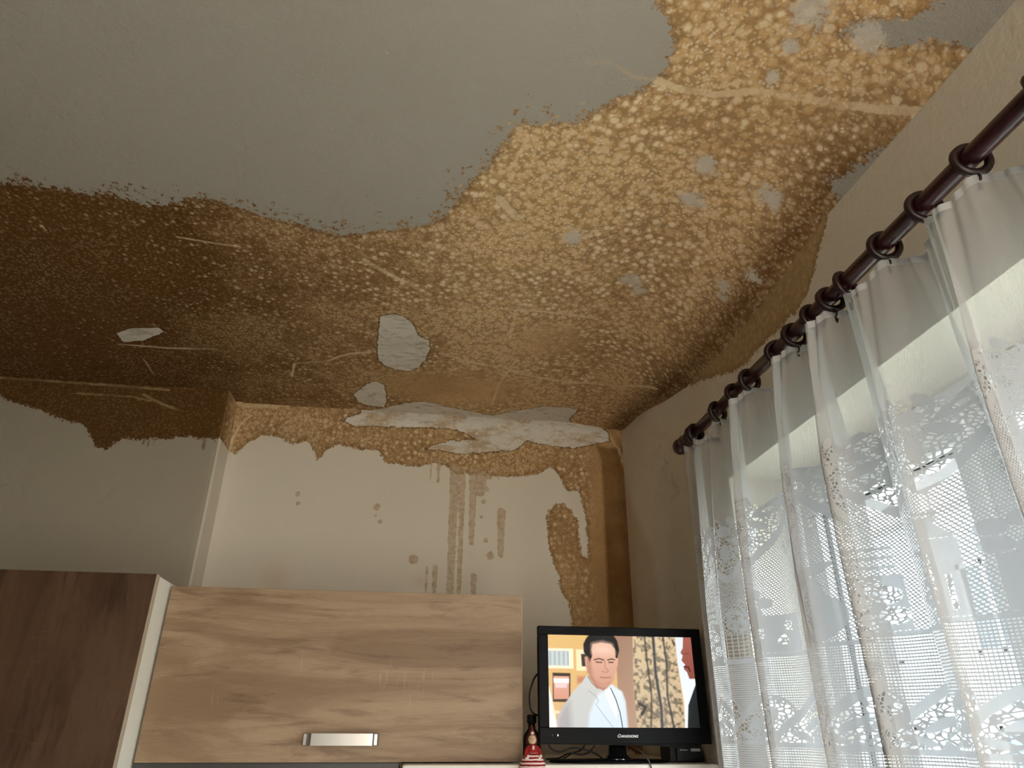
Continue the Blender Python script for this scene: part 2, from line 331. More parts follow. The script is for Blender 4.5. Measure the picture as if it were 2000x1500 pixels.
ALC_STAIN = [(-0.8,1.2),(-0.8,0.799),(-0.618,0.791),(-0.602,0.787),(-0.579,0.824),(-0.535,0.856),(-0.486,0.859),(-0.432,0.832),(-0.384,0.846),(-0.36,0.815),(-0.341,0.776),(-0.318,0.817),(-0.282,0.841),(-0.213,0.827),(-0.145,0.827),(-0.121,0.783),(-0.073,0.78),(-0.004,0.776),(0.047,0.792),(0.082,0.784),(0.118,0.759),(0.223,0.755),(0.311,0.756),(0.4,0.77),(0.445,0.8),(0.472,0.777),(0.489,0.732),(0.509,0.711),(0.542,0.722),(0.554,0.672),(0.564,0.61),(0.564,0.49),(0.545,0.498),(0.536,0.557),(0.538,0.609),(0.513,0.652),(0.487,0.672),(0.451,0.667),(0.426,0.622),(0.432,0.587),(0.428,0.553),(0.439,0.503),(0.463,0.429),(0.47,0.381),(0.494,0.35),(0.503,0.265),(0.499,0.019),(0.9,-0.2),(0.9,1.2)]
ALC_PEEL = [[(-0.278,0.928),(-0.242,0.944),(-0.212,0.951),(-0.23,0.993),(0.125,1.037),(0.236,1.004),(0.555,1.036),(0.59,0.983),(0.654,0.931),(0.662,0.908),(0.53,0.875),(0.419,0.882),(0.365,0.895),(0.31,0.853),(0.132,0.833),(0.009,0.845),(0.095,0.875),(0.184,0.888),(0.147,0.91),(0.093,0.921),(-0.013,0.92),(-0.153,0.915),(-0.239,0.911)]]
ALC_DRIP = [(0.115,0.777,0.0145,0.37),(0.143,0.778,0.009,0.37),(0.178,0.78,0.0125,0.22),(0.034,0.8,0.004,0.06),(0.06,0.802,0.006,0.065),(0.248,0.793,0.004,0.035),(0.266,0.794,0.004,0.04),(0.284,0.795,0.004,0.03),(0.275,0.633,0.013,0.125),(0.04,0.443,0.004,0.08),(0.066,0.444,0.008,0.08),(0.189,0.421,0.009,0.08),(0.205,0.754,0.02,0.05)]
ALC_SPOT = [(-0.389,0.663,0.009),(-0.384,0.633,0.008),(-0.134,0.632,0.012),(-0.135,0.603,0.006),(-0.12,0.585,0.008),(-0.005,0.466,0.016),(0.24,0.487,0.014),(0.224,0.537,0.009),(0.216,0.665,0.009),(0.209,0.613,0.006),(-0.332,0.453,0.003),(-0.423,0.395,0.045),(0.231,0.756,0.012),(0.224,0.71,0.01),(0.02,0.4,0.02)]
ALC_CRACK = [([(-0.634,0.952),(-0.5,0.955),(-0.333,0.98),(-0.158,0.972),(-0.053,0.995)],0.005),([(-0.58,0.927),(-0.607,0.892),(-0.622,0.836),(-0.625,0.764)],0.004),([(0.66,0.932),(0.688,0.875),(0.701,0.78)],0.003)]
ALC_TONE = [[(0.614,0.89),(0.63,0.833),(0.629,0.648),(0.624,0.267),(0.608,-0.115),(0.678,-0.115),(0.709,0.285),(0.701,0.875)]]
WIN_STAIN = [(0.856,0.844),(0.931,0.777),(0.99,0.722),(1.037,0.711),(1.151,0.714),(1.298,0.718),(1.4,0.756),(1.621,0.832),(1.785,0.855),(2.072,0.966),(1.976,1.114),(0.958,0.908)]
WIN_YELLOW = [(2.207,0.867),(2.121,0.647),(2.037,0.549),(1.964,0.454),(1.947,0.348),(1.959,0.225),(2.007,0.018),(2.304,0.021),(2.346,0.331)]
WIN_SPECK = [([(2.127,0.764),(2.116,0.738),(2.079,0.703)],0.0012),([(2.084,0.662),(2.103,0.63)],0.0012),([(2.073,0.817),(2.064,0.786)],0.0012),([(2.012,0.794),(2.006,0.774)],0.0012),([(2.06,0.78),(1.99,0.753)],0.0012),([(1.833,0.305),(1.825,0.318),(1.782,0.307)],0.0012),([(1.747,0.299),(1.724,0.294)],0.0012),([(1.672,0.326),(1.676,0.302)],0.0012)]
# ---------------------------------------------------------------- room shell
CY = [-3, .3, .47, .64, .9, 1.14, 1.35, 1.55, 1.76, 2.0, 2.228]
CZ = [.81, .81, .81, .815, .825, .80, .80, .815, .85, .905, .94]
def ceil_z(x, y):
    """old ceiling: level, dipping towards the window wall"""
    t = np.clip((x-.42)/(W-.42), 0, 1); return HC-(HC-np.interp(y, CY, CZ))*t**2.2
def lines(X, Y, L, none=-.2):
    r = np.full(X.shape, none)
    for pts, w in L: r = np.maximum(r, w-seg_dist(X, Y, pts))
    return r
def dots(X, Y, L, none=-.2):
    r = np.full(X.shape, none)
    for a, b, w in L: r = np.maximum(r, w-np.hypot(X-a, Y-b))
    return r
def soft(X, Y, L):
    r = np.zeros(X.shape)
    for a, b, w in L: r = np.maximum(r, np.exp(-((X-a)**2+(Y-b)**2)/(w*w)))
    return r
def drips(X, Z, L):
    r = np.full(X.shape, -.2)
    for x, z, w, l in L:
        t = np.clip((z-Z)/l, 0, 1); r = np.maximum(r, w*(1-.35*t)-np.hypot(X-x, np.maximum(Z-z, 0)+np.maximum(z-l-Z, 0)))
    return r
def clampd(a): return np.clip(a, -.2, .2)
# ceiling
xs = axis((LX, -1.35, .05), (-1.35, W, .0045), (W, WX, .09)); ys = axis((FY-.1, .35, .08), (.35, 2.30, .0045))
X, Y = np.meshgrid(xs, ys, indexing='ij'); Z = ceil_z(np.minimum(X, W), Y)
rng = np.random.default_rng(3)
crumbs = []
for i in range(260):      # flecks scattered just outside the stain's edge
    k = rng.integers(2, 30); a, b = CEIL_STAIN[k], CEIL_STAIN[k+1]; s = rng.random()
    crumbs.append((a[0]+(b[0]-a[0])*s+rng.normal(0, .012), a[1]+(b[1]-a[1])*s-abs(rng.normal(0, .022)), rng.uniform(.0012, .0035)))
tone = np.clip((.1-X)/.9, 0, 1)**.7  # browner to the left: real stain plus light falloff put into its colour
tone = np.maximum(tone, np.clip(1-np.abs(X-.675)/.07, 0, 1)*.8*np.clip((Y-.6)/.3, 0, 1))  # crease at the window wall: shade painted in along with the dark stain
smooth_zone = np.maximum(np.exp(-(((X-.08)/.22)**2+((Y-1.98)/.13)**2)**2), np.exp(-(((X-.34)/.1)**2+((Y-1.64)/.09)**2)**2)*.7)
stain = clampd(np.maximum(poly_sdf(X, Y, CEIL_STAIN), np.maximum(dots(X, Y, crumbs), -.2)))
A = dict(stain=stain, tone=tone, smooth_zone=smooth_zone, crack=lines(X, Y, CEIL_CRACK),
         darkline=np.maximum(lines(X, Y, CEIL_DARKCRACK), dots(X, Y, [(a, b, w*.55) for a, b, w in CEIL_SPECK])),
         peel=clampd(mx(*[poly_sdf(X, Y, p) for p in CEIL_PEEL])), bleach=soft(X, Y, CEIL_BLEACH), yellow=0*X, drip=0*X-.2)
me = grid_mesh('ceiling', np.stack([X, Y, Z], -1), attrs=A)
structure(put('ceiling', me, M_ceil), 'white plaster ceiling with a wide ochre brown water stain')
# back wall, left of the alcove, with the alcove's return
s_ = axis((LX-XR, -.78, .05), (-.78, 0, .005), (0, DR-DL, .005)); zs = axis((FLOOR, .2, .1), (.2, .99, .005))
S, Zg = np.meshgrid(s_, zs, indexing='ij')
bev = .010
Xg = XR+np.minimum(S, 0)-bev*np.exp(-(S/bev)**2)*.4; Yg = DL+np.maximum(S, 0)+bev*np.exp(-(S/bev)**2)*.4
Xu = XR+S
ln = list(LEFT_CRACK)
A = dict(stain=clampd(poly_sdf(Xu, Zg, LEFT_STAIN)), tone=np.clip(.95-np.clip(S+.02, 0, 1)*9, .1, .95), smooth_zone=0*S, crack=lines(Xu, Zg, ln),
         darkline=0*S-.2, peel=0*S-.2, bleach=0*S, yellow=.35*(S > 0)*np.clip((.26-Zg)/.1, 0, 1), drip=drips(Xu, Zg, LEFT_DRIP+[(XR+.07, .255, .004, .2), (XR+.10, .25, .004, .2)]))
me = grid_mesh('wall_back', np.stack([Xg, Yg, Zg], -1), attrs=A)
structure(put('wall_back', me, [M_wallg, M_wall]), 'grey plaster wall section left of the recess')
mi = np.zeros((len(s_)-1, len(zs)-1), np.int32); mi[s_[1:] > .004, :] = 1; me.polygons.foreach_set('material_index', mi.reshape(-1)); me.update()
# alcove wall, rounded towards ceiling and window wall
xs = axis((XR-.01, W+.004, .005)); zs = axis((FLOOR, -.1, .1), (-.1, .99, .005))
X, Zg = np.meshgrid(xs, zs, indexing='ij')
RX, RZ = .045, .05
dx = np.clip((X-(W-RX))/RX, 0, 1); dz = np.clip((Zg-(HC-RZ))/RZ, 0, 1); dl = np.clip(((XR+.03)-X)/.03, 0, 1)
ztop = ceil_z(X, 0*X+DR)
dz = np.clip((Zg-(ztop-RZ))/RZ, 0, 1)
d = np.clip(np.sqrt(dx**2+dz**2+.5*dl**2), 0, .999)
Yg = DR-RX*(1-np.sqrt(1-d*d))
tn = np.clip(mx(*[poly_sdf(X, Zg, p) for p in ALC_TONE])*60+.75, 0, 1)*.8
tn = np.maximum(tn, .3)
spots = ALC_SPOT
A = dict(stain=clampd(poly_sdf(X, Zg, ALC_STAIN)), tone=tn, smooth_zone=np.clip((X-.56)/.04, 0, 1)*.9+.35*(Zg < .6), crack=lines(X, Zg, ALC_CRACK),
         darkline=0*X-.2, peel=clampd(mx(*[poly_sdf(X, Zg, p) for p in ALC_PEEL])), bleach=0*X,
         yellow=np.maximum(.42*np.clip((.26-Zg)/.06, 0, 1)*np.clip((.12-X)/.5, 0, 1), soft(X, Zg, [s for s in spots if s[2] >= .02])*.75),
         drip=np.maximum(drips(X, Zg, [(a, b, w*1.15, l*1.15 if l < .3 else l*1.3) for a, b, w, l in ALC_DRIP]), dots(X, Zg, [s for s in spots if s[2] < .02])))
me = grid_mesh('wall_alcove', np.stack([X, Yg, Zg], -1), attrs=A)
structure(put('wall_alcove', me, M_wall), 'pale wall of the recess with brown drips and damp corner')
# window wall
ys = axis((FY-.1, WINY0, .1), (WINY0, .3, .05), (.3, WINY1, .006), (WINY1, DR, .005)); zs = axis((FLOOR, WINZ0, .1), (WINZ0, -.12, .06), (-.12, WINZ1, .008), (WINZ1, .985, .006))
Yg, Zg = np.meshgrid(ys, zs, indexing='ij')
yc, zc = (ys[1:]+ys[:-1])/2, (zs[1:]+zs[:-1])/2
keep = ~(((yc > WINY0) & (yc < WINY1))[:, None] & ((zc > WINZ0) & (zc < WINZ1))[None, :])
wob = .004*np.sin(Yg*9+Zg*4)*np.clip((Yg-WINY1)/.2, 0, 1)*np.clip((DR-Yg)/.1, 0, 1)
wy = np.clip(poly_sdf(Yg, Zg, WIN_YELLOW)/.05+.5, 0, 1)
A = dict(stain=clampd(poly_sdf(Yg, Zg, WIN_STAIN)), tone=.12*np.ones(Yg.shape), smooth_zone=.75+0*Yg, crack=0*Yg-.2, darkline=lines(Yg, Zg, WIN_SPECK),
         peel=0*Yg-.2, bleach=0*Yg, yellow=wy, drip=0*Yg-.2)
me = grid_mesh('wall_right', np.stack([W-wob, Yg, Zg], -1), keep, attrs=A)
# reveal and outer skin of the same wall
bm = bmesh.new(); bm.from_mesh(me)
def quad(a, b, c, d): bm.faces.new([bm.verts.new(p) for p in (a, b, c, d)])
quad((W, WINY0, WINZ1), (W, WINY1, WINZ1), (WX, WINY1, WINZ1), (WX, WINY0, WINZ1))
quad((W, WINY0, WINZ0), (WX, WINY0, WINZ0), (WX, WINY1, WINZ0), (W, WINY1, WINZ0))
quad((W, WINY1, WINZ0), (WX, WINY1, WINZ0), (WX, WINY1, WINZ1), (W, WINY1, WINZ1))
quad((W, WINY0, WINZ0), (W, WINY0, WINZ1), (WX, WINY0, WINZ1), (WX, WINY0, WINZ0))
for y0, y1, z0, z1 in ((FY-.1, WINY0, FLOOR, 1.1), (WINY1, 2.4, FLOOR, 1.1), (WINY0, WINY1, WINZ1, 1.1), (WINY0, WINY1, FLOOR, WINZ0)):
    quad((WX, y0, z0), (WX, y1, z0), (WX, y1, z1), (WX, y0, z1))
lay = [bm.verts.layers.float.get(k) for k in ('stain', 'peel', 'drip', 'crack', 'darkline')]
bm.verts.ensure_lookup_table()
for v in bm.verts[len(ys)*len(zs):]:
    for l in lay: v[l] = -.2
bm.to_mesh(me); bm.free()
structure(put('wall_right', me, M_wallr), 'grey plaster window wall beside the recess')
bm = bmesh.new(); box(bm, LX-.1, LX, FY-.1, 2.4, FLOOR, 1.1); structure(bobj('wall_left', bm, M_pl))
bm = bmesh.new(); box(bm, LX-.1, WX, FY-.2, FY-.1, FLOOR, 1.1); structure(bobj('wall_front', bm, M_pl))
bm = bmesh.new(); box(bm, LX-.1, WX, FY-.2, 2.4, FLOOR-.1, FLOOR); structure(bobj('floor', bm, M_floor))

# window: frame, mullion, sashes, panes
win = empty('window_1', (.85, (WINY0+WINY1)/2, WINZ0)); structure(win, 'white plastic double casement window behind the lace curtain')
fx0, fx1 = .835, .905
bm = bmesh.new()
for b in ((WINY0, WINY1, WINZ1-.055, WINZ1), (WINY0, WINY1, WINZ0, WINZ0+.055), (WINY0, WINY0+.05, WINZ0+.055, WINZ1-.055), (WINY1-.05, WINY1, WINZ0+.055, WINZ1-.055), (.825, .885, WINZ0+.055, WINZ1-.055), (.10, .16, WINZ0+.055, WINZ1-.055)):
    box(bm, fx0+.012, fx1, *b, .004)
bobj('window_frame', bm, M_pvc, win)
for y0, y1 in ((.885, WINY1-.05), (.16, .825), (WINY0+.05, .10)):  # last sash is out of view, added to let in more light
    z0, z1 = WINZ0+.055, WINZ1-.055; w = .045; bm = bmesh.new()
    for b in ((y0, y1, z1-w, z1), (y0, y1, z0, z0+w), (y0, y0+w*.8, z0+w, z1-w), (y1-w*.8, y1, z0+w, z1-w)): box(bm, fx0, fx1-.02, *b, .006)
    s = bobj('window_sash', bm, M_pvc, win)
    bm = bmesh.new(); g = w*.8
    for b in ((y0+g, y1-g, z1-w-.004, z1-w), (y0+g, y1-g, z0+w, z0+w+.004), (y0+g, y0+g+.004, z0+w, z1-w), (y1-g-.004, y1-g, z0+w, z1-w)): box(bm, fx0+.018, fx0+.026, *b)
    bobj('gasket', bm, M_blackm, s)
    bm = bmesh.new(); box(bm, fx0+.028, fx0+.034, y0+g-.004, y1-g+.004, z0+w-.004, z1-w+.004); bobj('window_pane', bm, M_glass, s)
bm = bmesh.new(); box(bm, W-.05, fx0+.01, WINY0, WINY1, WINZ0, WINZ0+.025, .008); bobj('window_sill', bm, M_pvc, win)

# outside: a pale house across the yard, trees
M_render = plain('pale_render', (.62, .68, .72), .9, var=.08, scale=1)
M_dkglass = plain('dark_house_glass', (.05, .07, .09), .15, var=.2)
M_roof = plain('grey_roof', (.30, .27, .26), .8, var=.2, scale=3)
ho = empty('neighbouring_house', (9, 9, FLOOR-3)); tag(ho, 'pale rendered house seen through the lace beyond the window', 'house')
bm = bmesh.new(); box(bm, 9, 16, 5.2, 16.5, FLOOR-3, 3.3); bobj('walls', bm, M_render, ho)
bm = bmesh.new()
for a in ((8.6, 3.3), ):
    vs8 = [bm.verts.new(p) for p in ((8.6, 4.9, 3.3), (16.4, 4.9, 3.3), (16.4, 16.8, 3.3), (8.6, 16.8, 3.3), (11.5, 7.5, 4.9), (11.5, 14.0, 4.9))]
    for f in ((0, 1, 4), (1, 2, 5, 4), (2, 3, 5), (3, 0, 4, 5), (3, 2, 1, 0)): bm.faces.new([vs8[i] for i in f])
bobj('roof', bm, M_roof, ho)
for y in (6.4, 9.4, 12.4, 14.8):
    for z in (-1.4, 1.0):
        bm = bmesh.new()
        for b in ((y, y+1.1, z, z+.08), (y, y+1.1, z+1.32, z+1.4), (y, y+.08, z, z+1.4), (y+1.02, y+1.1, z, z+1.4), (y+.51, y+.59, z, z+1.4)): box(bm, 8.94, 9.0, *b)
        f = bobj('window', bm, M_pvc, ho)
        bm = bmesh.new(); box(bm, 8.97, 8.995, y+.06, y+1.04, z+.06, z+1.34); g = bobj('pane', bm, M_dkglass, f)
bm = bmesh.new(); box(bm, WX+.01, 40, -20, 40, FLOOR-3.1, FLOOR-3); structure(bobj('ground', bm, plain('yard_ground', (.35, .36, .30), .9, var=.2, scale=.5)))

# ---------------------------------------------------------------- curtain rod
XC = .62; RODZ = .603
rod = empty('curtain_rod', (XC, 1.47, RODZ)); tag(rod, 'dark mahogany curtain rod with round finial above the lace curtain', 'curtain rod')
bm = bmesh.new(); tube(bm, [(XC, 1.452, RODZ), (XC, .9, RODZ), (XC, .3, RODZ), (XC, -.2, RODZ)], .0125, 20); bobj('pole', bm, M_maroon, rod, True)
bm = bmesh.new()
prof = [(0, .062), (.008, .061), (.0175, .053), (.0205, .042), (.0175, .031), (.011, .024), (.0115, .020), (.0175, .016), (.0185, .012), (.0165, .007), (.014, 0), (.0135, -.008)]
n = 20; rings = []
for r, h in prof:
    rings.append([bm.verts.new((XC+max(r, .0005)*math.cos(2*math.pi*k/n), 1.445+h, RODZ+max(r, .0005)*math.sin(2*math.pi*k/n))) for k in range(n)])
for Aa, Bb in zip(rings, rings[1:]):
    for k in range(n): bm.faces.new((Aa[k], Aa[(k+1) % n], Bb[(k+1) % n], Bb[k]))
bm.faces.new(rings[0]); bm.faces.new(rings[-1][::-1])
bobj('finial', bm, M_maroon, rod, True)
for yb in (1.432, .10):   # brackets to the wall
    bm = bmesh.new(); tube(bm, [(W+.002, yb, RODZ), (XC+.03, yb, RODZ), (XC, yb, RODZ)], .006, 10)
    tube(bm, [(XC+.0, yb-.006, RODZ), (XC, yb+.006, RODZ)], .016, 16)
    bobj('bracket', bm, M_maroon, rod, True)
RY = [1.405, 1.392, 1.269, 1.178, 1.116, 1.002, .942, .883, .83, .79, .694, .612, .529, .43, .34, .24, .14]
order = ['first', 'second', 'third', 'fourth', 'fifth', 'sixth', 'seventh', 'eighth', 'ninth', 'tenth', 'eleventh', 'twelfth', 'thirteenth', 'fourteenth', 'fifteenth', 'sixteenth', 'seventeenth']
random.seed(5)
def ring_parts():
    root = empty('curtain_ring', (0, 0, 0))
    bm = bmesh.new(); N = 28; R = .0192
    tube(bm, [(R*math.cos(2*math.pi*k/N), 0, R*math.sin(2*math.pi*k/N)-.0040) for k in range(N)], .0054, 8, True)
    me = bpy.data.meshes.new('hoop'); bm.to_mesh(me); bm.free(); h = put('hoop', me, M_ring, root, True)
    bm = bmesh.new(); N = 14
    tube(bm, [(0, .0052*math.cos(2*math.pi*k/N), -.0325+.0052*math.sin(2*math.pi*k/N)) for k in range(N)], .0014, 6, True)
    tube(bm, [(0, .001, -.036), (0, .004, -.043), (0, .001, -.048), (0, -.002, -.043)], .0013, 6)
    me = bpy.data.meshes.new('hook'); bm.to_mesh(me); bm.free(); put('hook', me, M_ring, root, True)
    return root
ring0 = ring_parts()
for i, y in enumerate(RY):
    if i == 0: r = ring0
    else:
        r = ring0.copy(); COL.objects.link(r)
        for ch in list(ring0.children):
            c2 = ch.copy(); COL.objects.link(c2); c2.parent = r
    r.location = (XC, y, RODZ); r.rotation_euler = (random.uniform(-.12, .12), 0, random.uniform(-.35, .35))
for i, r in enumerate([ring0]+[o for o in COL.objects if o.name.startswith('curtain_ring.')]):
    tag(r, 'dark wooden curtain ring with hook, %s along the rod from its round finial' % order[i], 'curtain ring', 'curtain rings on the dark rod')

# ---------------------------------------------------------------- lace curtain
LC = .122                                     # cloth between two hooks
ky = np.array([1.442]+RY[1:]+[.06]); K = len(ky)-1
nU = K*56; nV = 310
Ug = np.linspace(0, K, nU+1); Vz = np.linspace(0, 1, nV+1)
ZT, ZB = .586, -.17
Uu, Vv = np.meshgrid(Ug, Vz, indexing='ij')
uni = np.linspace(ky[0], ky[-1], K+1)
relax = .55*np.clip(Vv*1.4, 0, 1)
kf = np.clip(Uu, 0, K-1e-6); k0 = kf.astype(int); fr = kf-k0
yk = ky[None, :]
ytop = np.interp(Uu, np.arange(K+1), ky); ybot = np.interp(Uu, np.arange(K+1), .45*ky+.55*uni)
ymid = ytop*(1-relax)+ybot*relax
gap = np.interp(Uu, np.arange(K)+.5, -np.diff(ky))
r2 = np.random.default_rng(11)
ampk = np.sqrt(np.clip(LC**2-gap**2, .0008, 1))*.5
ampv = 1+.25*np.interp(Uu, np.arange(K+1), r2.normal(0, 1, K+1))*np.clip(Vv*2, 0, 1)
amp = np.clip(ampk*.80*ampv, .008, .046)*(.62+.38*np.clip(Vv*3, 0, 1))
ph = math.pi*Uu + .5*np.interp(Uu, np.arange(K+1), r2.normal(0, 1, K+1))*Vv
Xc = XC-.004+amp*np.sin(ph)-.012*np.clip(Vv*2, 0, 1)
Yc = ymid-.42*amp*np.sin(2*ph)*np.clip(Vv*4+.15, 0, 1)+.004*np.sin(Uu*math.pi*4+1.3)*Vv
Xc = Xc+.0035*np.sin(Uu*math.pi*5+2*Vv)+.002*np.sin(Uu*math.pi*11)*np.exp(-Vv*6)
edge0 = np.clip(Uu/.8, 0, 1); Xc = XC-.012+(Xc-XC+.012)*edge0
Xc = np.minimum(Xc, W-.014)
sag = .018*np.sin(math.pi*fr)*np.clip(gap/.08, .4, 1.4)*np.exp(-Vv*9)
drop = np.interp(ymid, [.4, 1.4], [-.012, .002])
Zc = ZT+drop*np.exp(-Vv*6)-Vv*(ZT-ZB)-sag
PZ = ZT-Vv*(ZT-ZB)                            # height coordinate on the cloth
U = Uu*LC
# lace drawing: > 0 inside
def ell(cx, cz, a, b, rot=0, u=U, z=PZ):
    c, s = math.cos(rot), math.sin(rot); p = (u-cx)*c+(z-cz)*s; q = -(u-cx)*s+(z-cz)*c
    return (1-np.sqrt((p/a)**2+(q/b)**2))*min(a, b)
def rect(x0, x1, z0, z1, u=U, z=PZ): return np.minimum(np.minimum(u-x0, x1-u), np.minimum(z-z0, z1-z))
def ring(d, w): return w-np.abs(d)
solid = np.full(U.shape, -.1); lace = np.full(U.shape, -.1); openg = np.full(U.shape, -.1)
def add(a, b): return np.maximum(a, b)
# valance: pointed scallops
P1 = .108; f1 = np.abs(((U+.03)/P1) % 1-.5)*2             # 0 at the tip's middle
ze = .243+.068*f1**1.25
band = np.minimum(PZ-ze, ze+.0155-PZ); solid = add(solid, band)
top = .352+.014*np.sin(U*2*math.pi/P1+.6)+.006*np.sin(U*2*math.pi/P1*3)
lace = add(lace, np.minimum(PZ-ze-.0155, top-PZ))
for k in range(int(K*LC/P1)+2):
    c = (k+.5)*P1-.03
    for du, z0, a, b, ro in ((0, .300, .006, .017, 0), (-.019, .318, .014, .006, .7), (.019, .318, .014, .006, -.7), (0, .340, .010, .008, 0), (-.034, .343, .015, .0055, -.5), (.034, .343, .015, .0055, .5), (-.054, .335, .007, .015, .2), (.046, .356, .012, .004, .4), (-.046, .358, .012, .004, -.3), (-.02, .366, .009, .004, .9), (.01, .362, .005, .010, .4)):
        solid = add(solid, ring(ell(c+du, z0, a, b, ro), .0021) if a > .006 and b > .0035 and abs(du) > .03 else ell(c+du, z0, a, b, ro))
    for du in (-.054,):
        for q in range(6): lace = add(lace, ell(c+du+.008*math.cos(q*1.047), .272+.010*math.sin(q*1.047), .0034, .0042))
# still life band on a shelf line
BZ = .106
PM = .80
def grapes(c, s=1):
    global solid, lace
    lace = add(lace, ell(c, BZ+.035*s, .036*s, .042*s))
    for gx, gz in ((-.022, .012), (0, .012), (.022, .012), (-.012, .031), (.012, .031), (.03, .033), (-.024, .045), (0, .050), (.02, .052), (-.03, .028)):
        solid = add(solid, np.minimum(ell(c+gx*s, BZ+gz*s, .0088*s, .0088*s), -ell(c+gx*s-.002, BZ+gz*s+.002, .002, .003)))
    for a in (-1.1, -.6, -.1, .4, .9, 1.3):
        solid = add(solid, ell(c-.005+.022*math.sin(a)*s, BZ+.072*s+.012*math.cos(a)*s, .0028, .014*s, -a))
def jar(c):
    global solid, lace
    solid = add(solid, rect(c-.034, c+.034, BZ, BZ+.068))
    for a, b in ((-.02, .013), (.003, .012), (.023, .018), (-.022, .037), (-.001, .034), (.02, .043), (-.016, .056), (.008, .056)):
        e = ell(c+a, BZ+b, .0105, .0105); solid = np.minimum(solid, np.where(e > -.004, -e, 1)); lace = add(lace, e)
    lid = rect(c-.030, c+.030, BZ+.070, BZ+.106)
    solid = add(solid, np.minimum(lid, .0022-np.abs(((PZ-BZ) % .012)-.006)))
def bottle(c):
    global solid, lace
    solid = add(solid, rect(c-.021, c+.021, BZ, BZ+.085))
    sh = np.minimum(BZ+.105-PZ, PZ-BZ-.085); solid = add(solid, np.minimum(sh, .021-.6*np.clip(PZ-BZ-.085, 0, 1)-np.abs(U-c)))
    for z0 in (.105, .112, .150, .158): solid = add(solid, rect(c-.013, c+.013, BZ+z0, BZ+z0+.0035))
    solid = add(solid, ring(rect(c-.010, c+.010, BZ+.104, BZ+.158), .0012))
    for q, (a, z0, z1) in enumerate(((-.003, .012, .07), (.010, .006, .045), (-.013, .03, .06))):
        e = rect(c+a, c+a+.0035, BZ+z0, BZ+z1); solid = np.minimum(solid, np.where(e > -.002, -e, 1)); lace = add(lace, e)
def gothic(c):
    global solid, lace, openg
    hw = .038; h = .055+.05*np.clip(1-np.abs(U-c)/hw, 0, 1)**.8
    inside = np.minimum(np.minimum(hw-np.abs(U-c), PZ-BZ), BZ+h-PZ)
    openg = add(openg, inside); solid = add(solid, ring(inside, .0022))
    for a, b, r in ((-.008, .075, .010), (.008, .070, .009), (0, .058, .009), (.016, .055, .008), (-.014, .060, .007)): solid = add(solid, ring(ell(c+a, BZ+b, r, r*.8, a*50), .0024))
    lace = add(lace, np.minimum(inside, PZ-BZ-.045))
def boxflower(c):
    global solid, lace
    solid = add(solid, rect(c-.034, c+.034, BZ, BZ+.058)); 
    for q in range(5): solid = add(solid, ell(c-.02+.016*math.cos(q*1.257), BZ+.078+.016*math.sin(q*1.257), .009, .009))
    for a, b in ((-.018, .03), (.004, .02), (.012, .04)):
        e = rect(c+a, c+a+.010, BZ+b-.008, BZ+b+.008); solid = np.minimum(solid, np.where(e > -.002, -e, 1)); lace = add(lace, e)
def pear(c):
    global solid, lace
    solid = add(solid, ell(c, BZ+.034, .036, .034)); solid = add(solid, ell(c-.003, BZ+.066, .021, .026))
    solid = add(solid, ell(c+.012, BZ+.100, .018, .006, .5)); solid = add(solid, ell(c-.022, BZ+.102, .015, .0055, -.6))
def decanter(c):
    global solid, lace
    e = ell(c, BZ+.042, .027, .040); solid = add(solid, ring(e, .0026)); lace = add(lace, e)
    solid = add(solid, rect(c-.018, c+.018, BZ, BZ+.010)); solid = add(solid, rect(c-.0065, c+.0065, BZ+.078, BZ+.102)); solid = add(solid, ell(c, BZ+.110, .009, .009))
for n0 in range(-1, 4):
    o = n0*PM+.02
    for fn, du in ((grapes, .05), (jar, .135), (gothic, .235), (grapes, .325), (bottle, .385), (boxflower, .455), (grapes, .545), (decanter, .62), (pear, .70)):
        if -.06 < o+du < K*LC+.06: fn(o+du)
line = .0024-np.abs(PZ-BZ+.003); holes = np.sin(U*2*math.pi/.006) > 0
solid = add(solid, line)
# lower border of pointed arches
P2 = .122; s2 = np.abs((U/P2+.2) % 1-.5)*2
za = -.014+.068*np.clip(1-s2, 0, 1)**.72
solid = add(solid, np.minimum(za-PZ, PZ-za+.0135)*.8)
lace = add(lace, np.minimum(za-.0135-PZ, PZ+.026))
valley = np.minimum(ell(0, 0, 1, 1)*0-.1, 0)
for k in range(int(K*LC/P2)+2):
    c = (k+.5-.2)*P2
    for du, z0, a, b, ro in ((0, .012, .005, .017, 0), (-.020, .001, .016, .0052, .6), (.020, .001, .016, .0052, -.6), (-.011, -.012, .0045, .015, -.5), (.011, -.012, .0045, .015, .5), (-.036, -.016, .013, .0045, -.4), (.036, -.016, .013, .0045, .4)):
        e = ell(c+du, z0, a, b, ro); solid = add(solid, ring(e, .0016) if abs(du) < .015 else e)
    cv = c+P2/2
    lace = add(lace, np.minimum(ell(cv, .016, .020, .026), PZ-za)); solid = add(solid, np.minimum(ring(ell(cv, .016, .020, .026), .0013), PZ-za))
    solid = add(solid, ell(cv, .016, .005, .010))
solid = add(solid, .0035-np.abs(PZ+.028)); 
solid = add(solid, rect(-1, 9, ZT-.014, ZT+.02)); solid = add(solid, rect(-1, 9, ZB-.02, ZB+.02))
me = grid_mesh('lace_curtain', np.stack([Xc, Yc, Zc], -1), attrs=dict(solid=np.clip(solid, -.02, .02), lace=np.clip(lace, -.02, .02), openg=np.clip(openg, -.02, .02), cu=U, cz=PZ))
t = NT('white_lace')
cu, cz = t.attr('cu'), t.attr('cz')
cb = t.n('ShaderNodeCombineXYZ'); t.set(cb.inputs[0], cu); t.set(cb.inputs[1], cz)
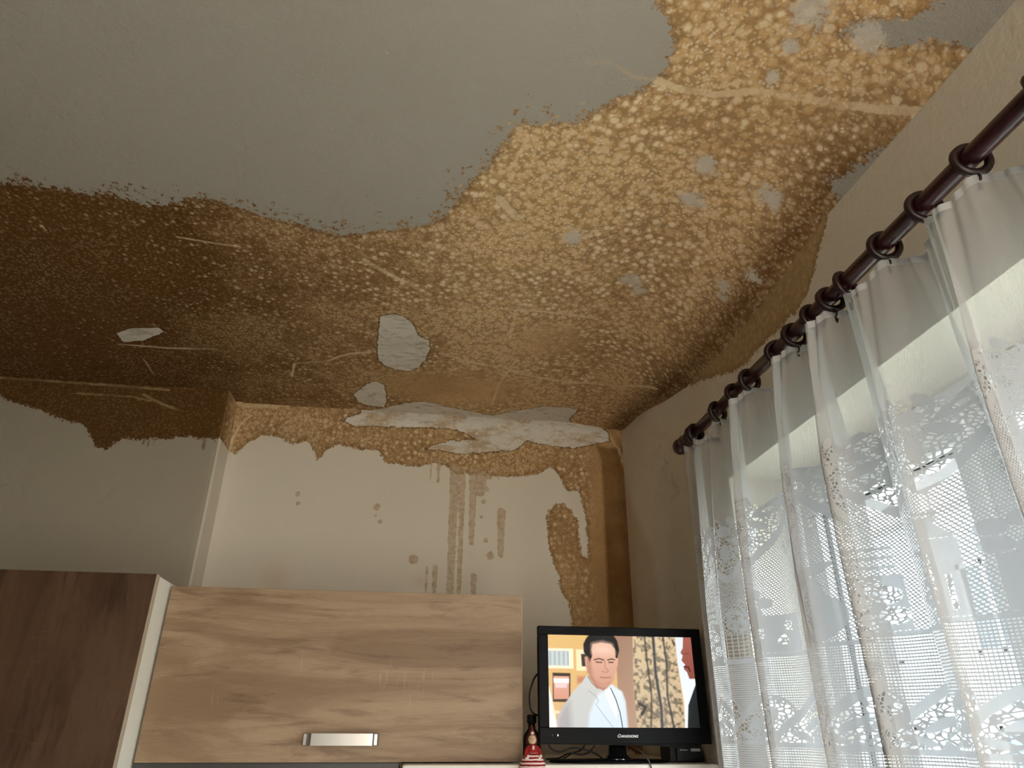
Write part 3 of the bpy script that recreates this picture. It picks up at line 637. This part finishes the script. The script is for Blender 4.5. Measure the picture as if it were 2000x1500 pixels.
def wave(sock, per, ph=0.0): return t.math('ADD', t.math('MULTIPLY', t.math('SINE', t.math('ADD', t.math('MULTIPLY', sock, 2*math.pi/per), ph)), .5), .5)
net = t.math('MULTIPLY', wave(t.math('ADD', cu, t.math('MULTIPLY', cz, .5)), .0034), wave(t.math('SUBTRACT', t.math('MULTIPLY', cz, .9), t.math('MULTIPLY', cu, .5)), .0034))
net = t.math('SUBTRACT', 1.0, t.math('MULTIPLY', t.step(net, .12, .42), .92))
stripes = t.math('SUBTRACT', 1.0, t.math('MULTIPLY', t.step(wave(cz, .0036), .38, .7), t.math('MULTIPLY', t.step(wave(cu, .0022), .1, .3), .75)))
voile = t.math('ADD', .46, t.math('MULTIPLY', wave(cu, .0016), .12))
lv = t.n('ShaderNodeTexVoronoi'); lv.feature = 'DISTANCE_TO_EDGE'; t.set(lv.inputs['Vector'], cb.outputs[0]); lv.inputs['Scale'].default_value = 185
lacec = t.math('SUBTRACT', 1.0, t.math('MULTIPLY', t.step(lv.outputs['Distance'], .10, .17), .96))
grid = t.math('MULTIPLY', t.step(t.math('ABSOLUTE', t.math('SUBTRACT', t.math('FRACT', t.math('DIVIDE', cu, .0085)), .5)), .40, .36), t.step(t.math('ABSOLUTE', t.math('SUBTRACT', t.math('FRACT', t.math('DIVIDE', cz, .0065)), .5)), .40, .36))
g1 = t.math('SUBTRACT', 1.0, t.math('MULTIPLY', grid, .97))
cov = t.mixf(t.step(cz, .30, .37), net, voile)
cov = t.mixf(t.step(cz, .1035, .1045), stripes, cov)
cov = t.mixf(t.step(t.attr('openg'), -.0004, .0004), cov, g1)
cov = t.mixf(t.step(t.attr('lace'), -.0006, .0006), cov, lacec)
cov = t.mixf(t.step(t.attr('solid'), -.0006, .0006), cov, .965)
df = t.n('ShaderNodeBsdfDiffuse'); tl = t.n('ShaderNodeBsdfTranslucent'); tp = t.n('ShaderNodeBsdfTransparent')
df.inputs[0].default_value = (.80, .79, .79, 1); tl.inputs[0].default_value = (.22, .22, .23, 1)

m1 = t.n('ShaderNodeMixShader'); m1.inputs[0].default_value = .5; t.set(m1.inputs[1], df.outputs[0]); t.set(m1.inputs[2], tl.outputs[0])
m2 = t.n('ShaderNodeMixShader'); t.set(m2.inputs[0], cov); t.set(m2.inputs[1], tp.outputs[0]); t.set(m2.inputs[2], m1.outputs[0])
t.set(t.out.inputs[0], m2.outputs[0])
cur = put('lace_curtain', me, t.m)
tag(cur, 'white lace curtain with scallops, jars and fruit hanging from dark rings before the window', 'curtain')

# ---------------------------------------------------------------- kitchen units
YD = 1.70; CX0, CX1, CZ0, CZ1 = -.546, .263, -.0755, .278
cab = empty('wall_cabinet', ((CX0+CX1)/2, YD, CZ0)); tag(cab, 'wide wall cabinet with light oak lift-up door and steel handle', 'wall cabinet')
bm = bmesh.new(); box(bm, CX0+.001, CX1-.004, YD+.020, DL-.004, CZ0+.004, CZ1-.003, .001); bobj('body', bm, M_white, cab)
bm = bmesh.new(); box(bm, CX0+.002, CX1-.0012, YD, YD+.018, CZ0, CZ1, .0012); dr = bobj('door', bm, M_oak, cab)
bm = bmesh.new(); box(bm, CX1-.0012, CX1, YD+.0003, YD+.0177, CZ0+.0005, CZ1-.0005); bobj('edge_band', bm, M_edge, dr)
hx0, hx1, hz0, hz1 = -.213, -.051, -.0435, -.0205
bm = bmesh.new(); N = 24; prev = None
for i in range(N+1):      # bowed flat steel handle, broad ends touching the door
    s = i/N; x = hx0+(hx1-hx0)*s; e = min(s, 1-s)
    off = .024*(1-max(0, 1-e/.13)**2.4); th = .004
    q = [bm.verts.new(p) for p in ((x, YD-off, hz0), (x, YD-off, hz1), (x, YD-max(off-th, 0), hz1), (x, YD-max(off-th, 0), hz0))]
    if prev:
        for k in range(4): bm.faces.new((prev[k], prev[(k+1) % 4], q[(k+1) % 4], q[k]))
    else: bm.faces.new(q)
    prev = q
bm.faces.new(prev[::-1])
for xx in (hx0+.004, hx1-.014): box(bm, xx, xx+.010, YD-.018, YD+.001, hz0+.001, hz1-.001)
h = bobj('handle', bm, M_steel, dr)
YT = 1.609
tc = empty('tall_cabinet', (-.85, YT, FLOOR)); tag(tc, 'tall cabinet with dark vertical-grained door and cream side, left of the wide cabinet', 'cabinet')
bm = bmesh.new(); box(bm, -1.148, -.5495, YT+.019, DL-.004, FLOOR, .285, .001); bobj('body', bm, plain('cream_laminate', (.86, .84, .76), .4, var=.02), tc)
bm = bmesh.new(); box(bm, -1.148, -.5507, YT, YT+.018, FLOOR+.1, .2875, .0012); td = bobj('door', bm, M_dkoak, tc)
bm = bmesh.new(); box(bm, -.5507, -.5493, YT+.0003, YT+.0177, FLOOR+.1005, .287); bobj('edge_band', bm, M_edge, td)
hood = empty('cooker_hood', (-.28, YD, -.13)); tag(hood, 'dark grey slim cooker hood fixed under the wide wall cabinet', 'cooker hood')
bm = bmesh.new(); box(bm, CX0+.002, -.003, YD+.001, DL-.01, -.135, CZ0+.0005, .003); bobj('body', bm, M_dkgrey, hood)
bm = bmesh.new(); box(bm, CX0+.02, -.02, YD+.05, DL-.05, -.137, -.1352); bobj('filter', bm, M_steel, hood)
FT = -.0775; FYF = 1.64
fr_ = empty('refrigerator', (.33, FYF, FLOOR)); tag(fr_, 'white refrigerator whose top carries the television', 'refrigerator')
bm = bmesh.new(); box(bm, .002, .690, FYF+.05, DR-.05, FLOOR, FT-.0005, .004); bobj('body', bm, M_enamel, fr_)
bm = bmesh.new(); box(bm, .002, .690, FYF, FYF+.047, FLOOR+.05, FT, .006); bobj('door', bm, M_enamel, fr_)

# ---------------------------------------------------------------- television
TY = 1.655; tx0, tx1, tz0, tz1 = .294, .685, -.0395, .2045; sx0, sx1, sz0, sz1 = .3165, .6625, -.007, .1855
tv = empty('television', (.49, TY+.07, FT)); tag(tv, 'small black flat television on the refrigerator showing a man in a pale jacket', 'television')
bm = bmesh.new()
for b in ((tx0, tx1, sz1, tz1), (tx0, tx1, tz0, sz0), (tx0, sx0, sz0, sz1), (sx1, tx1, sz0, sz1)): box(bm, b[0], b[1], TY, TY+.022, b[2], b[3], .0016)
box(bm, sx0-.003, sx1+.003, TY+.005, TY+.02, sz0-.003, sz1+.003)
bobj('bezel', bm, M_black, tv)
bm = bmesh.new(); box(bm, tx0+.006, tx1-.006, TY+.022, TY+.045, tz0+.006, tz1-.006, .006); box(bm, tx0+.06, tx1-.06, TY+.04, TY+.068, tz0+.012, tz1-.05, .01); bobj('back_shell', bm, M_blackm, tv)
bm = bmesh.new()     # curved lower lip
pr = [(tx0+.02, 0), (.45, -.002), (.55, -.003), (.60, -.007), (.64, -.006), (.665, 0)]
for (xa, da), (xb, db) in zip(pr, pr[1:]):
    v = [bm.verts.new(p) for p in ((xa, TY+.002, tz0+.001), (xb, TY+.002, tz0+.001), (xb, TY+.002, tz0+db), (xa, TY+.002, tz0+da), (xa, TY+.02, tz0+.001), (xb, TY+.02, tz0+.001), (xb, TY+.02, tz0+db), (xa, TY+.02, tz0+da))]
    for f in ((0, 1, 2, 3), (7, 6, 5, 4), (3, 2, 6, 7), (0, 4, 5, 1)): bm.faces.new([v[i] for i in f])
bobj('lower_lip', bm, M_black, tv)
st = bmesh.new(); lathe(st, [(.034, 0), (.028, .006), (.020, .012), (.019, .034)], .482, TY+.055, FT+.004, 24, 1.1, .7)
nk = bobj('neck', st, plain('gloss_black', (.006, .006, .007), .06, var=.1, coat=1), tv, True)
bm = bmesh.new(); lathe(bm, [(.0, 0), (.138, 0), (.14, .002), (.137, .0048), (.03, .0075), (0, .008)], .468, TY+.075, FT+.0002, 40, 1, .5); bobj('base', bm, M_black, tv, True)
nx, nz = 330, 190
xs = np.linspace(sx0, sx1, nx); zs = np.linspace(sz0, sz1, nz); X, Zg = np.meshgrid(xs, zs, indexing='ij')
su = (X-sx0)/(sx1-sx0); sv = (sz1-Zg)/(sz1-sz0)
img = np.zeros((nx, nz, 3)); rg = np.random.default_rng(2)
def lin(c): c = np.array(c)/255.; return np.where(c <= .04, c/12.92, ((c+.055)/1.055)**2.4)
def scr(p):      # drawing units of the picture -> 0..1
    x, y = p; v = (y-272)/800.; xl = 310+12*v; xr = 1548+87*v; return ((x-xl)/(xr-xl), v)
def fill(pts, col, col2=None, blur=.0015):
    q = [scr(p) for p in pts]; d = poly_sdf(su*1.8, sv, [(a*1.8, b) for a, b in q]); m = np.clip(d/blur/2+.5, 0, 1)[..., None]
    c = lin(col)
    if col2 is not None:
        ys_ = [b for a, b in q]; g = np.clip((sv-min(ys_))/(max(ys_)-min(ys_)+1e-6), 0, 1)[..., None]; c = lin(col)*(1-g)+lin(col2)*g
    img[:] = img*(1-m)+c*m
def stroke(pts, w, col, blur=.003):
    q = [scr(p) for p in pts]; d = w/1620.-seg_dist(su*1.8, sv, [(a*1.8, b) for a, b in q]); m = np.clip(d/blur+.5, 0, 1)[..., None]; img[:] = img*(1-m)+lin(col)*m
def vnoise(fx, fy, seed):
    g = np.random.default_rng(seed).random((fx+2, fy+2)); a = su*fx; b = sv*fy; i = a.astype(int).clip(0, fx); j = b.astype(int).clip(0, fy); p = a-i; q = b-j
    p = p*p*(3-2*p); q = q*q*(3-2*q)
    return g[i, j]*(1-p)*(1-q)+g[i+1, j]*p*(1-q)+g[i, j+1]*(1-p)*q+g[i+1, j+1]*p*q
fill([(250, 200), (1700, 200), (1700, 1150), (250, 1150)], (226, 184, 112), (222, 180, 128))
fill([(300, 395), (525, 395), (528, 572), (300, 572)], (255, 240, 205), blur=.006); fill([(300, 415), (488, 415), (492, 548), (300, 548)], (190, 200, 200), blur=.006)
for k in range(9): stroke([(330+k*19, 425), (332+k*19, 540)], 3.5, (230, 230, 215) if k % 2 else (110, 125, 125), .01)
fill([(550, 400), (660, 400), (660, 590), (555, 590)], (250, 228, 180), blur=.006); fill([(592, 440), (650, 440), (650, 552), (600, 552)], (60, 50, 45), blur=.005)
fill([(350, 610), (502, 612), (502, 862), (352, 860)], (60, 40, 28), blur=.006); fill([(358, 640), (490, 640), (490, 835), (362, 838)], (225, 170, 150), (215, 150, 125), .005); fill([(358, 660), (490, 662), (488, 700), (360, 698)], (255, 250, 245), blur=.006); fill([(372, 700), (476, 702), (470, 740), (376, 740)], (235, 205, 200), blur=.006)
fill([(560, 640), (640, 640), (640, 700), (560, 700)], (200, 130, 100), blur=.02)
fill([(300, 730), (322, 730), (398, 1100), (300, 1100)], (255, 250, 235), blur=.01)
fill([(340, 935), (430, 935), (430, 960), (345, 955)], (250, 225, 190), blur=.01)
fill([(880, 200), (1060, 200), (1090, 1150), (930, 1150)], (160, 122, 98), (182, 146, 122), .004)
cp = [(1035, 200), (1403, 200), (1420, 420), (1520, 1150), (1085, 1150), (1045, 700)]
keep_img = img.copy(); fill(cp, (214, 188, 148), (200, 176, 142), .003)
q = [scr(p) for p in cp]; cm = np.clip(poly_sdf(su*1.8, sv, [(a*1.8, b) for a, b in q])/.004, 0, 1)
bl = vnoise(40, 26, 1)*.6+vnoise(90, 50, 4)*.4; dkm = (np.clip((bl-.42)*3.5, 0, 1)*cm*.75)[..., None]; img[:] = img*(1-dkm)+lin((70, 60, 50))*dkm
for pts, w in (([(1140, 260), (1165, 500), (1205, 800), (1200, 1100)], 16), ([(1215, 260), (1240, 600), (1290, 900), (1300, 1100)], 30), ([(1300, 260), (1335, 500), (1345, 800), (1410, 1100)], 20), ([(1385, 300), (1400, 340)], 16), ([(1095, 870), (1150, 900), (1120, 960)], 28)):
    stroke(pts, w, (52, 46, 44), .02)
fill([(1403, 200), (1700, 200), (1700, 1150), (1505, 1150), (1495, 870), (1430, 480)], (225, 232, 245), (240, 242, 250), .003)
fill([(1480, 200), (1640, 200), (1640, 640), (1590, 648), (1540, 650), (1518, 590), (1488, 560), (1500, 522), (1468, 485), (1478, 440), (1458, 415), (1478, 370)], (168, 98, 84), (142, 78, 66), .004)
stroke([(1492, 540), (1530, 545), (1545, 580)], 14, (75, 30, 24), .01); stroke([(1495, 425), (1530, 418)], 6, (90, 40, 34), .008)
fill([(1640, 640), (1595, 700), (1578, 745), (1530, 880), (1522, 1150), (1700, 1150), (1700, 640)], (40, 44, 46), (22, 26, 28), .004)
# man in the pale jacket
fill([(700, 600), (880, 600), (850, 740), (800, 770), (735, 745), (660, 640)], (188, 132, 108), blur=.004)
fill([(645, 622), (720, 735), (800, 765), (850, 703), (945, 765), (975, 850), (1005, 1150), (390, 1150), (395, 985), (440, 900), (530, 765), (600, 690)], (206, 205, 198), (196, 198, 196), .003)
fill([(745, 790), (800, 765), (850, 705), (945, 775), (975, 860), (1005, 1150), (650, 1150), (665, 960), (700, 870)], (226, 234, 238), (212, 226, 236), .02)
fill([(395, 1000), (440, 900), (500, 850), (520, 1150), (390, 1150)], (178, 172, 170), (170, 166, 168), .04)
stroke([(655, 762), (712, 800), (742, 845), (722, 882), (800, 985), (885, 1090)], 4, (140, 140, 138), .004)
fill([(795, 755), (845, 735), (905, 900), (900, 1000), (840, 880)], (245, 247, 250), blur=.006)
stroke([(848, 738), (895, 840), (930, 950), (955, 1090)], 9, (48, 56, 62), .003); stroke([(650, 640), (690, 700), (735, 742)], 6, (95, 80, 70), .004)
fill([(665, 260), (700, 230), (860, 240), (905, 320), (922, 400), (905, 475), (870, 480), (660, 525), (638, 468), (615, 420), (612, 350), (635, 300)], (14, 9, 7), blur=.006)
fill([(692, 352), (760, 335), (845, 345), (884, 392), (890, 470), (914, 478), (908, 545), (890, 600), (872, 680), (832, 722), (782, 735), (722, 702), (682, 645), (650, 600), (632, 545), (624, 470), (645, 462), (668, 520), (690, 450), (680, 400)], (228, 178, 152), (206, 152, 128), .004)
fill([(640, 470), (668, 500), (690, 640), (722, 702), (650, 600)], (178, 122, 100), blur=.03)
fill([(700, 360), (780, 345), (850, 365), (870, 430), (800, 440), (700, 430)], (240, 198, 174), blur=.05)
stroke([(706, 492), (745, 480), (788, 492)], 10, (42, 24, 18), .006); stroke([(822, 492), (855, 481), (882, 489)], 10, (42, 24, 18), .006)
stroke([(724, 512), (772, 514)], 11, (70, 42, 34), .008); stroke([(832, 512), (868, 512)], 11, (70, 42, 34), .008)
stroke([(795, 500), (800, 560), (830, 590), (800, 602), (775, 592)], 7, (180, 122, 102), .014); stroke([(758, 645), (800, 650), (848, 645)], 7, (150, 84, 74), .008)
stroke([(720, 680), (780, 715), (840, 690)], 8, (196, 138, 116), .03)
for a in range(4): stroke([(322+a*30, 266), (340+a*30, 270)], 5, (250, 240, 215), .006)
t = NT('television_picture'); pc = t.attr('picture', 'Color')
t.bsdf((.01, .01, .01), .25, 0, None, .3, emit=pc, estr=1.0)
me = grid_mesh('screen', np.stack([X, 0*X+TY+.0035, Zg], -1)[:, ::-1], colors={'picture': img[:, ::-1]})
s = put('screen', me, t.m, tv); s.matrix_basis = tv.matrix_basis.inverted()
def text(body, x, y, z, size, mat, parent, name, shear=0, sx=1):
    cu_ = bpy.data.curves.new(name, 'FONT'); cu_.body = body; cu_.size = size; cu_.shear = shear; cu_.align_x = 'CENTER'; cu_.extrude = .0001; cu_.space_character = 1.0; cu_.offset = .00012
    o = bpy.data.objects.new(name, cu_); COL.objects.link(o); cu_.materials.append(mat); o.parent = parent
    o.matrix_basis = parent.matrix_basis.inverted() @ Matrix.Translation((x, y, z)) @ Matrix.Rotation(R_(90), 4, 'X') @ Matrix.Diagonal((sx, 1, 1, 1))
    bpy.context.view_layer.update()
    me = bpy.data.meshes.new_from_object(o.evaluated_get(bpy.context.evaluated_depsgraph_get())); mb = o.matrix_basis.copy()
    bpy.data.objects.remove(o); me.name = name; o = bpy.data.objects.new(name, me); COL.objects.link(o); o.parent = parent; o.matrix_basis = mb
    if not me.materials: me.materials.append(mat)
    return o
M_silver = plain('silver_print', (.75, .76, .78), .35, .3, var=.02)
text('C', .4905-.0195, TY-.0006, -.0265, .0095, M_silver, tv, 'lettering', .3)
text('HANGHONG', .4905+.0035, TY-.0006, -.0265, .0072, M_silver, tv, 'lettering', .3, .98)
t = NT('indicator_light'); t.bsdf((.5, .5, .5), .3, emit=(1, 1, .9), estr=.9)
bm = bmesh.new(); box(bm, .3335, .3355, TY-.0008, TY+.001, -.0245, -.0205); bobj('indicator', bm, t.m, tv)
bm = bmesh.new(); box(bm, .3215, .3228, TY-.0008, TY+.001, -.0245, -.0210); bobj('button', bm, plain('dim_print', (.16, .16, .16), .5), tv)

# ---------------------------------------------------------------- small things round the television
sb = empty('receiver_box', (.655, 1.69, FT)); tag(sb, 'black receiver box with pale print behind the right end of the television', 'receiver')
bm = bmesh.new(); box(bm, .628, .689, TY+.075, TY+.19, FT+.0003, FT+.033, .002); bobj('body', bm, M_blackm, sb)
bm = bmesh.new(); box(bm, .632, .687, TY+.0735, TY+.0752, FT+.003, FT+.030); bobj('front_panel', bm, plain('dark_blue_panel', (.02, .035, .05), .25), sb)
bm = bmesh.new()
for k, (w, h) in enumerate(((.003, .003), (.0025, .003), (.003, .0028), (.0024, .003), (.002, .0026))): box(bm, .637+k*.0042, .637+k*.0042+w, TY+.0728, TY+.0737, FT+.023, FT+.023+h)
box(bm, .662, .6855, TY+.0728, TY+.0737, FT+.0215, FT+.0275, .0004); bobj('print', bm, M_silver, sb)
pb = empty('power_adapter', (.61, 1.75, FT)); tag(pb, 'small matt black adapter block standing left of the receiver box', 'adapter')
bm = bmesh.new(); box(bm, .612, .6265, TY+.075, TY+.12, FT+.0003, FT+.034, .002); box(bm, .6165, .622, TY+.085, TY+.11, FT+.033, FT+.037, .001); bobj('body', bm, M_blackm, pb)
def cable(label, pts, r=.002, mat=M_blackm):
    bm = bmesh.new(); tube(bm, smoothpath(pts, 10), r, 8); o = bobj('cable', bm, mat, None, True); tag(o, label, 'cable', 'cables around the television'); return o
FZ = FT+.0025
cable('black cable looping out past the left edge of the television', [(.34, TY+.085, .10), (.305, TY+.075, .105), (.287, TY+.07, .075), (.284, TY+.07, .045), (.292, TY+.072, .022), (.33, TY+.08, .01), (.345, TY+.085, .0)], .0022)
cable('black cable drooping below the left half of the television', [(.325, TY+.072, -.01), (.328, TY+.07, -.045), (.35, TY+.068, -.056), (.38, TY+.066, -.049), (.41, TY+.068, -.052), (.435, TY+.078, -.06), (.47, TY+.12, FZ)], .0018)
cable('black cable lying in a bow on the refrigerator left of the stand', [(.34, TY+.17, FZ), (.36, TY+.12, FZ+.004), (.375, TY+.075, -.060), (.41, TY+.08, -.062), (.43, TY+.085, -.052), (.445, TY+.085, -.03), (.45, TY+.08, .0)], .0018)
cable('thin black cable rising behind the stand to the television', [(.385, TY+.19, FZ), (.40, TY+.15, -.062), (.415, TY+.105, -.05), (.42, TY+.10, -.02), (.42, TY+.09, .005)], .0016)
cable('thin grey cable curving from the television down over the front of the refrigerator', [(.50, TY+.072, -.02), (.512, TY+.04, -.044), (.522, TY+.02, -.052), (.530, TY-.006, -.066), (.5335, FYF-.004, FT-.004), (.537, FYF-.0045, FT-.03), (.54, FYF-.004, FT-.12)], .0016, plain('grey_cable_skin', (.10, .10, .10), .4))
# knitted doll sitting on the refrigerator's edge
dz = FT; dxc = .274; dyc = 1.632
M_red = plain('red_wool', (.30, .012, .012), .9, var=.4, scale=300, bump=.5)
M_dkred = plain('dark_red_felt', (.07, .006, .006), .9, var=.3, scale=200)
M_skin = plain('doll_face_cloth', (.60, .40, .27), .8, var=.1, scale=150)
M_cream = plain('cream_wool', (.72, .56, .52), .9, var=.25, scale=260, bump=.4)
t = NT('striped_wool'); v = t.coord(); sp = t.n('ShaderNodeSeparateXYZ'); t.set(sp.inputs[0], v)
zz = t.math('ADD', sp.outputs[2], t.math('MULTIPLY', t.noise(v, 60, 2), .003))
stp = t.step(t.math('SINE', t.math('MULTIPLY', zz, 2*math.pi/.0068)), -.15, .15)
t.bsdf(t.mix(stp, (.22, .008, .010), (.78, .58, .56)), .9, 0, t.bump(t.noise(v, 400, 2), .4, .001), .2); M_stripe = t.m
doll = empty('rag_doll', (dxc, dyc, dz)); tag(doll, 'small red and white striped knitted doll sitting beside the television', 'doll')
bm = bmesh.new(); lathe(bm, [(0, -.016), (.022, -.016), (.026, -.008), (.025, .002), (.019, .014), (.014, .022)], dxc, dyc-.002, dz, 24, 1.08, .75); bobj('skirt', bm, M_stripe, doll, True)
bm = bmesh.new(); lathe(bm, [(.0175, .010), (.0165, .018), (.013, .027), (.009, .035), (.006, .039), (0, .040)], dxc, dyc, dz, 20, 1, .75); bobj('torso', bm, M_red, doll, True)
bm = bmesh.new(); lathe(bm, [(0, 0), (.004, .0008), (.0078, .004), (.0092, .009), (.0084, .014), (.0055, .018), (0, .0195)], dxc-.001, dyc-.003, dz+.037, 20, 1, .9)
lathe(bm, [(0, -.002), (.0014, -.001), (.0016, 0), (0, .0018)], dxc-.001, dyc-.0118, dz+.0455, 8, 1, 1); bobj('head', bm, M_skin, doll, True)
bm = bmesh.new()
for ex in (-.0042, .0022): lathe(bm, [(0, -.001), (.0010, 0), (0, .001)], dxc+ex, dyc-.0112, dz+.049, 8)
bobj('eyes', bm, M_blackm, doll)
bm = bmesh.new(); lathe(bm, [(.0105, .001), (.0125, .007), (.0118, .014), (.0085, .021), (.005, .028), (.003, .036), (0, .042)], dxc-.001, dyc+.0022, dz+.036, 20, 1, .85); bobj('pointed_hat', bm, M_dkred, doll, True)
bm = bmesh.new(); lathe(bm, [(0, -.003), (.003, -.002), (.0042, .0005), (.003, .003), (0, .004)], dxc-.001, dyc-.006, dz+.059, 10); bobj('bobble', bm, M_cream, doll, True)
bm = bmesh.new(); lathe(bm, [(0, -.005), (.0030, -.003), (.0022, 0), (.003, .002), (0, .004)], dxc, dyc-.0098, dz+.0325, 10); bobj('scarf_knot', bm, M_cream, doll, True)
for sgn in (-1, 1):
    bm = bmesh.new(); tube(bm, smoothpath([(dxc+sgn*.008, dyc, dz+.034), (dxc+sgn*.014, dyc-.004, dz+.026), (dxc+sgn*.0155, dyc-.009, dz+.018), (dxc+sgn*.012, dyc-.012, dz+.012)], 4), .0038, 10); bobj('arm', bm, M_red, doll, True)
    bm = bmesh.new()
    for a, b, c in ((0, 0, 0), (.002, .003, .003), (-.002, -.002, .002)): lathe(bm, [(0, -.0035), (.0038, -.001), (.0038, .0015), (0, .004)], dxc+sgn*.013+a, dyc-.0125+c*.3, dz+.013+b, 10)
    bobj('fur_cuff', bm, M_cream, doll, True)
    bm = bmesh.new(); tube(bm, [(dxc+sgn*.010, dyc-.004, dz+.002), (dxc+sgn*.011, FYF-.012-.008, dz-.004), (dxc+sgn*.0115, FYF-.021, dz-.03), (dxc+sgn*.0115, FYF-.021, dz-.055)], .007, 12); bobj('leg', bm, M_stripe, doll, True)
bt = empty('dark_bottle', (.300, 1.80, FT)); tag(bt, 'dark reddish brown bottle standing behind the striped doll', 'bottle')
bm = bmesh.new(); lathe(bm, [(.0, 0), (.020, 0), (.021, .003), (.021, .045), (.018, .056), (.009, .066), (.008, .078)], .301, 1.80, FT+.0003, 24); bobj('body', bm, plain('dark_brown_glass', (.03, .008, .006), .12, var=.2), bt, True)
bm = bmesh.new(); lathe(bm, [(.0105, .078), (.0115, .080), (.0115, .094), (.009, .097), (0, .097)], .301, 1.80, FT, 20); bobj('cap', bm, M_blackm, bt, True)
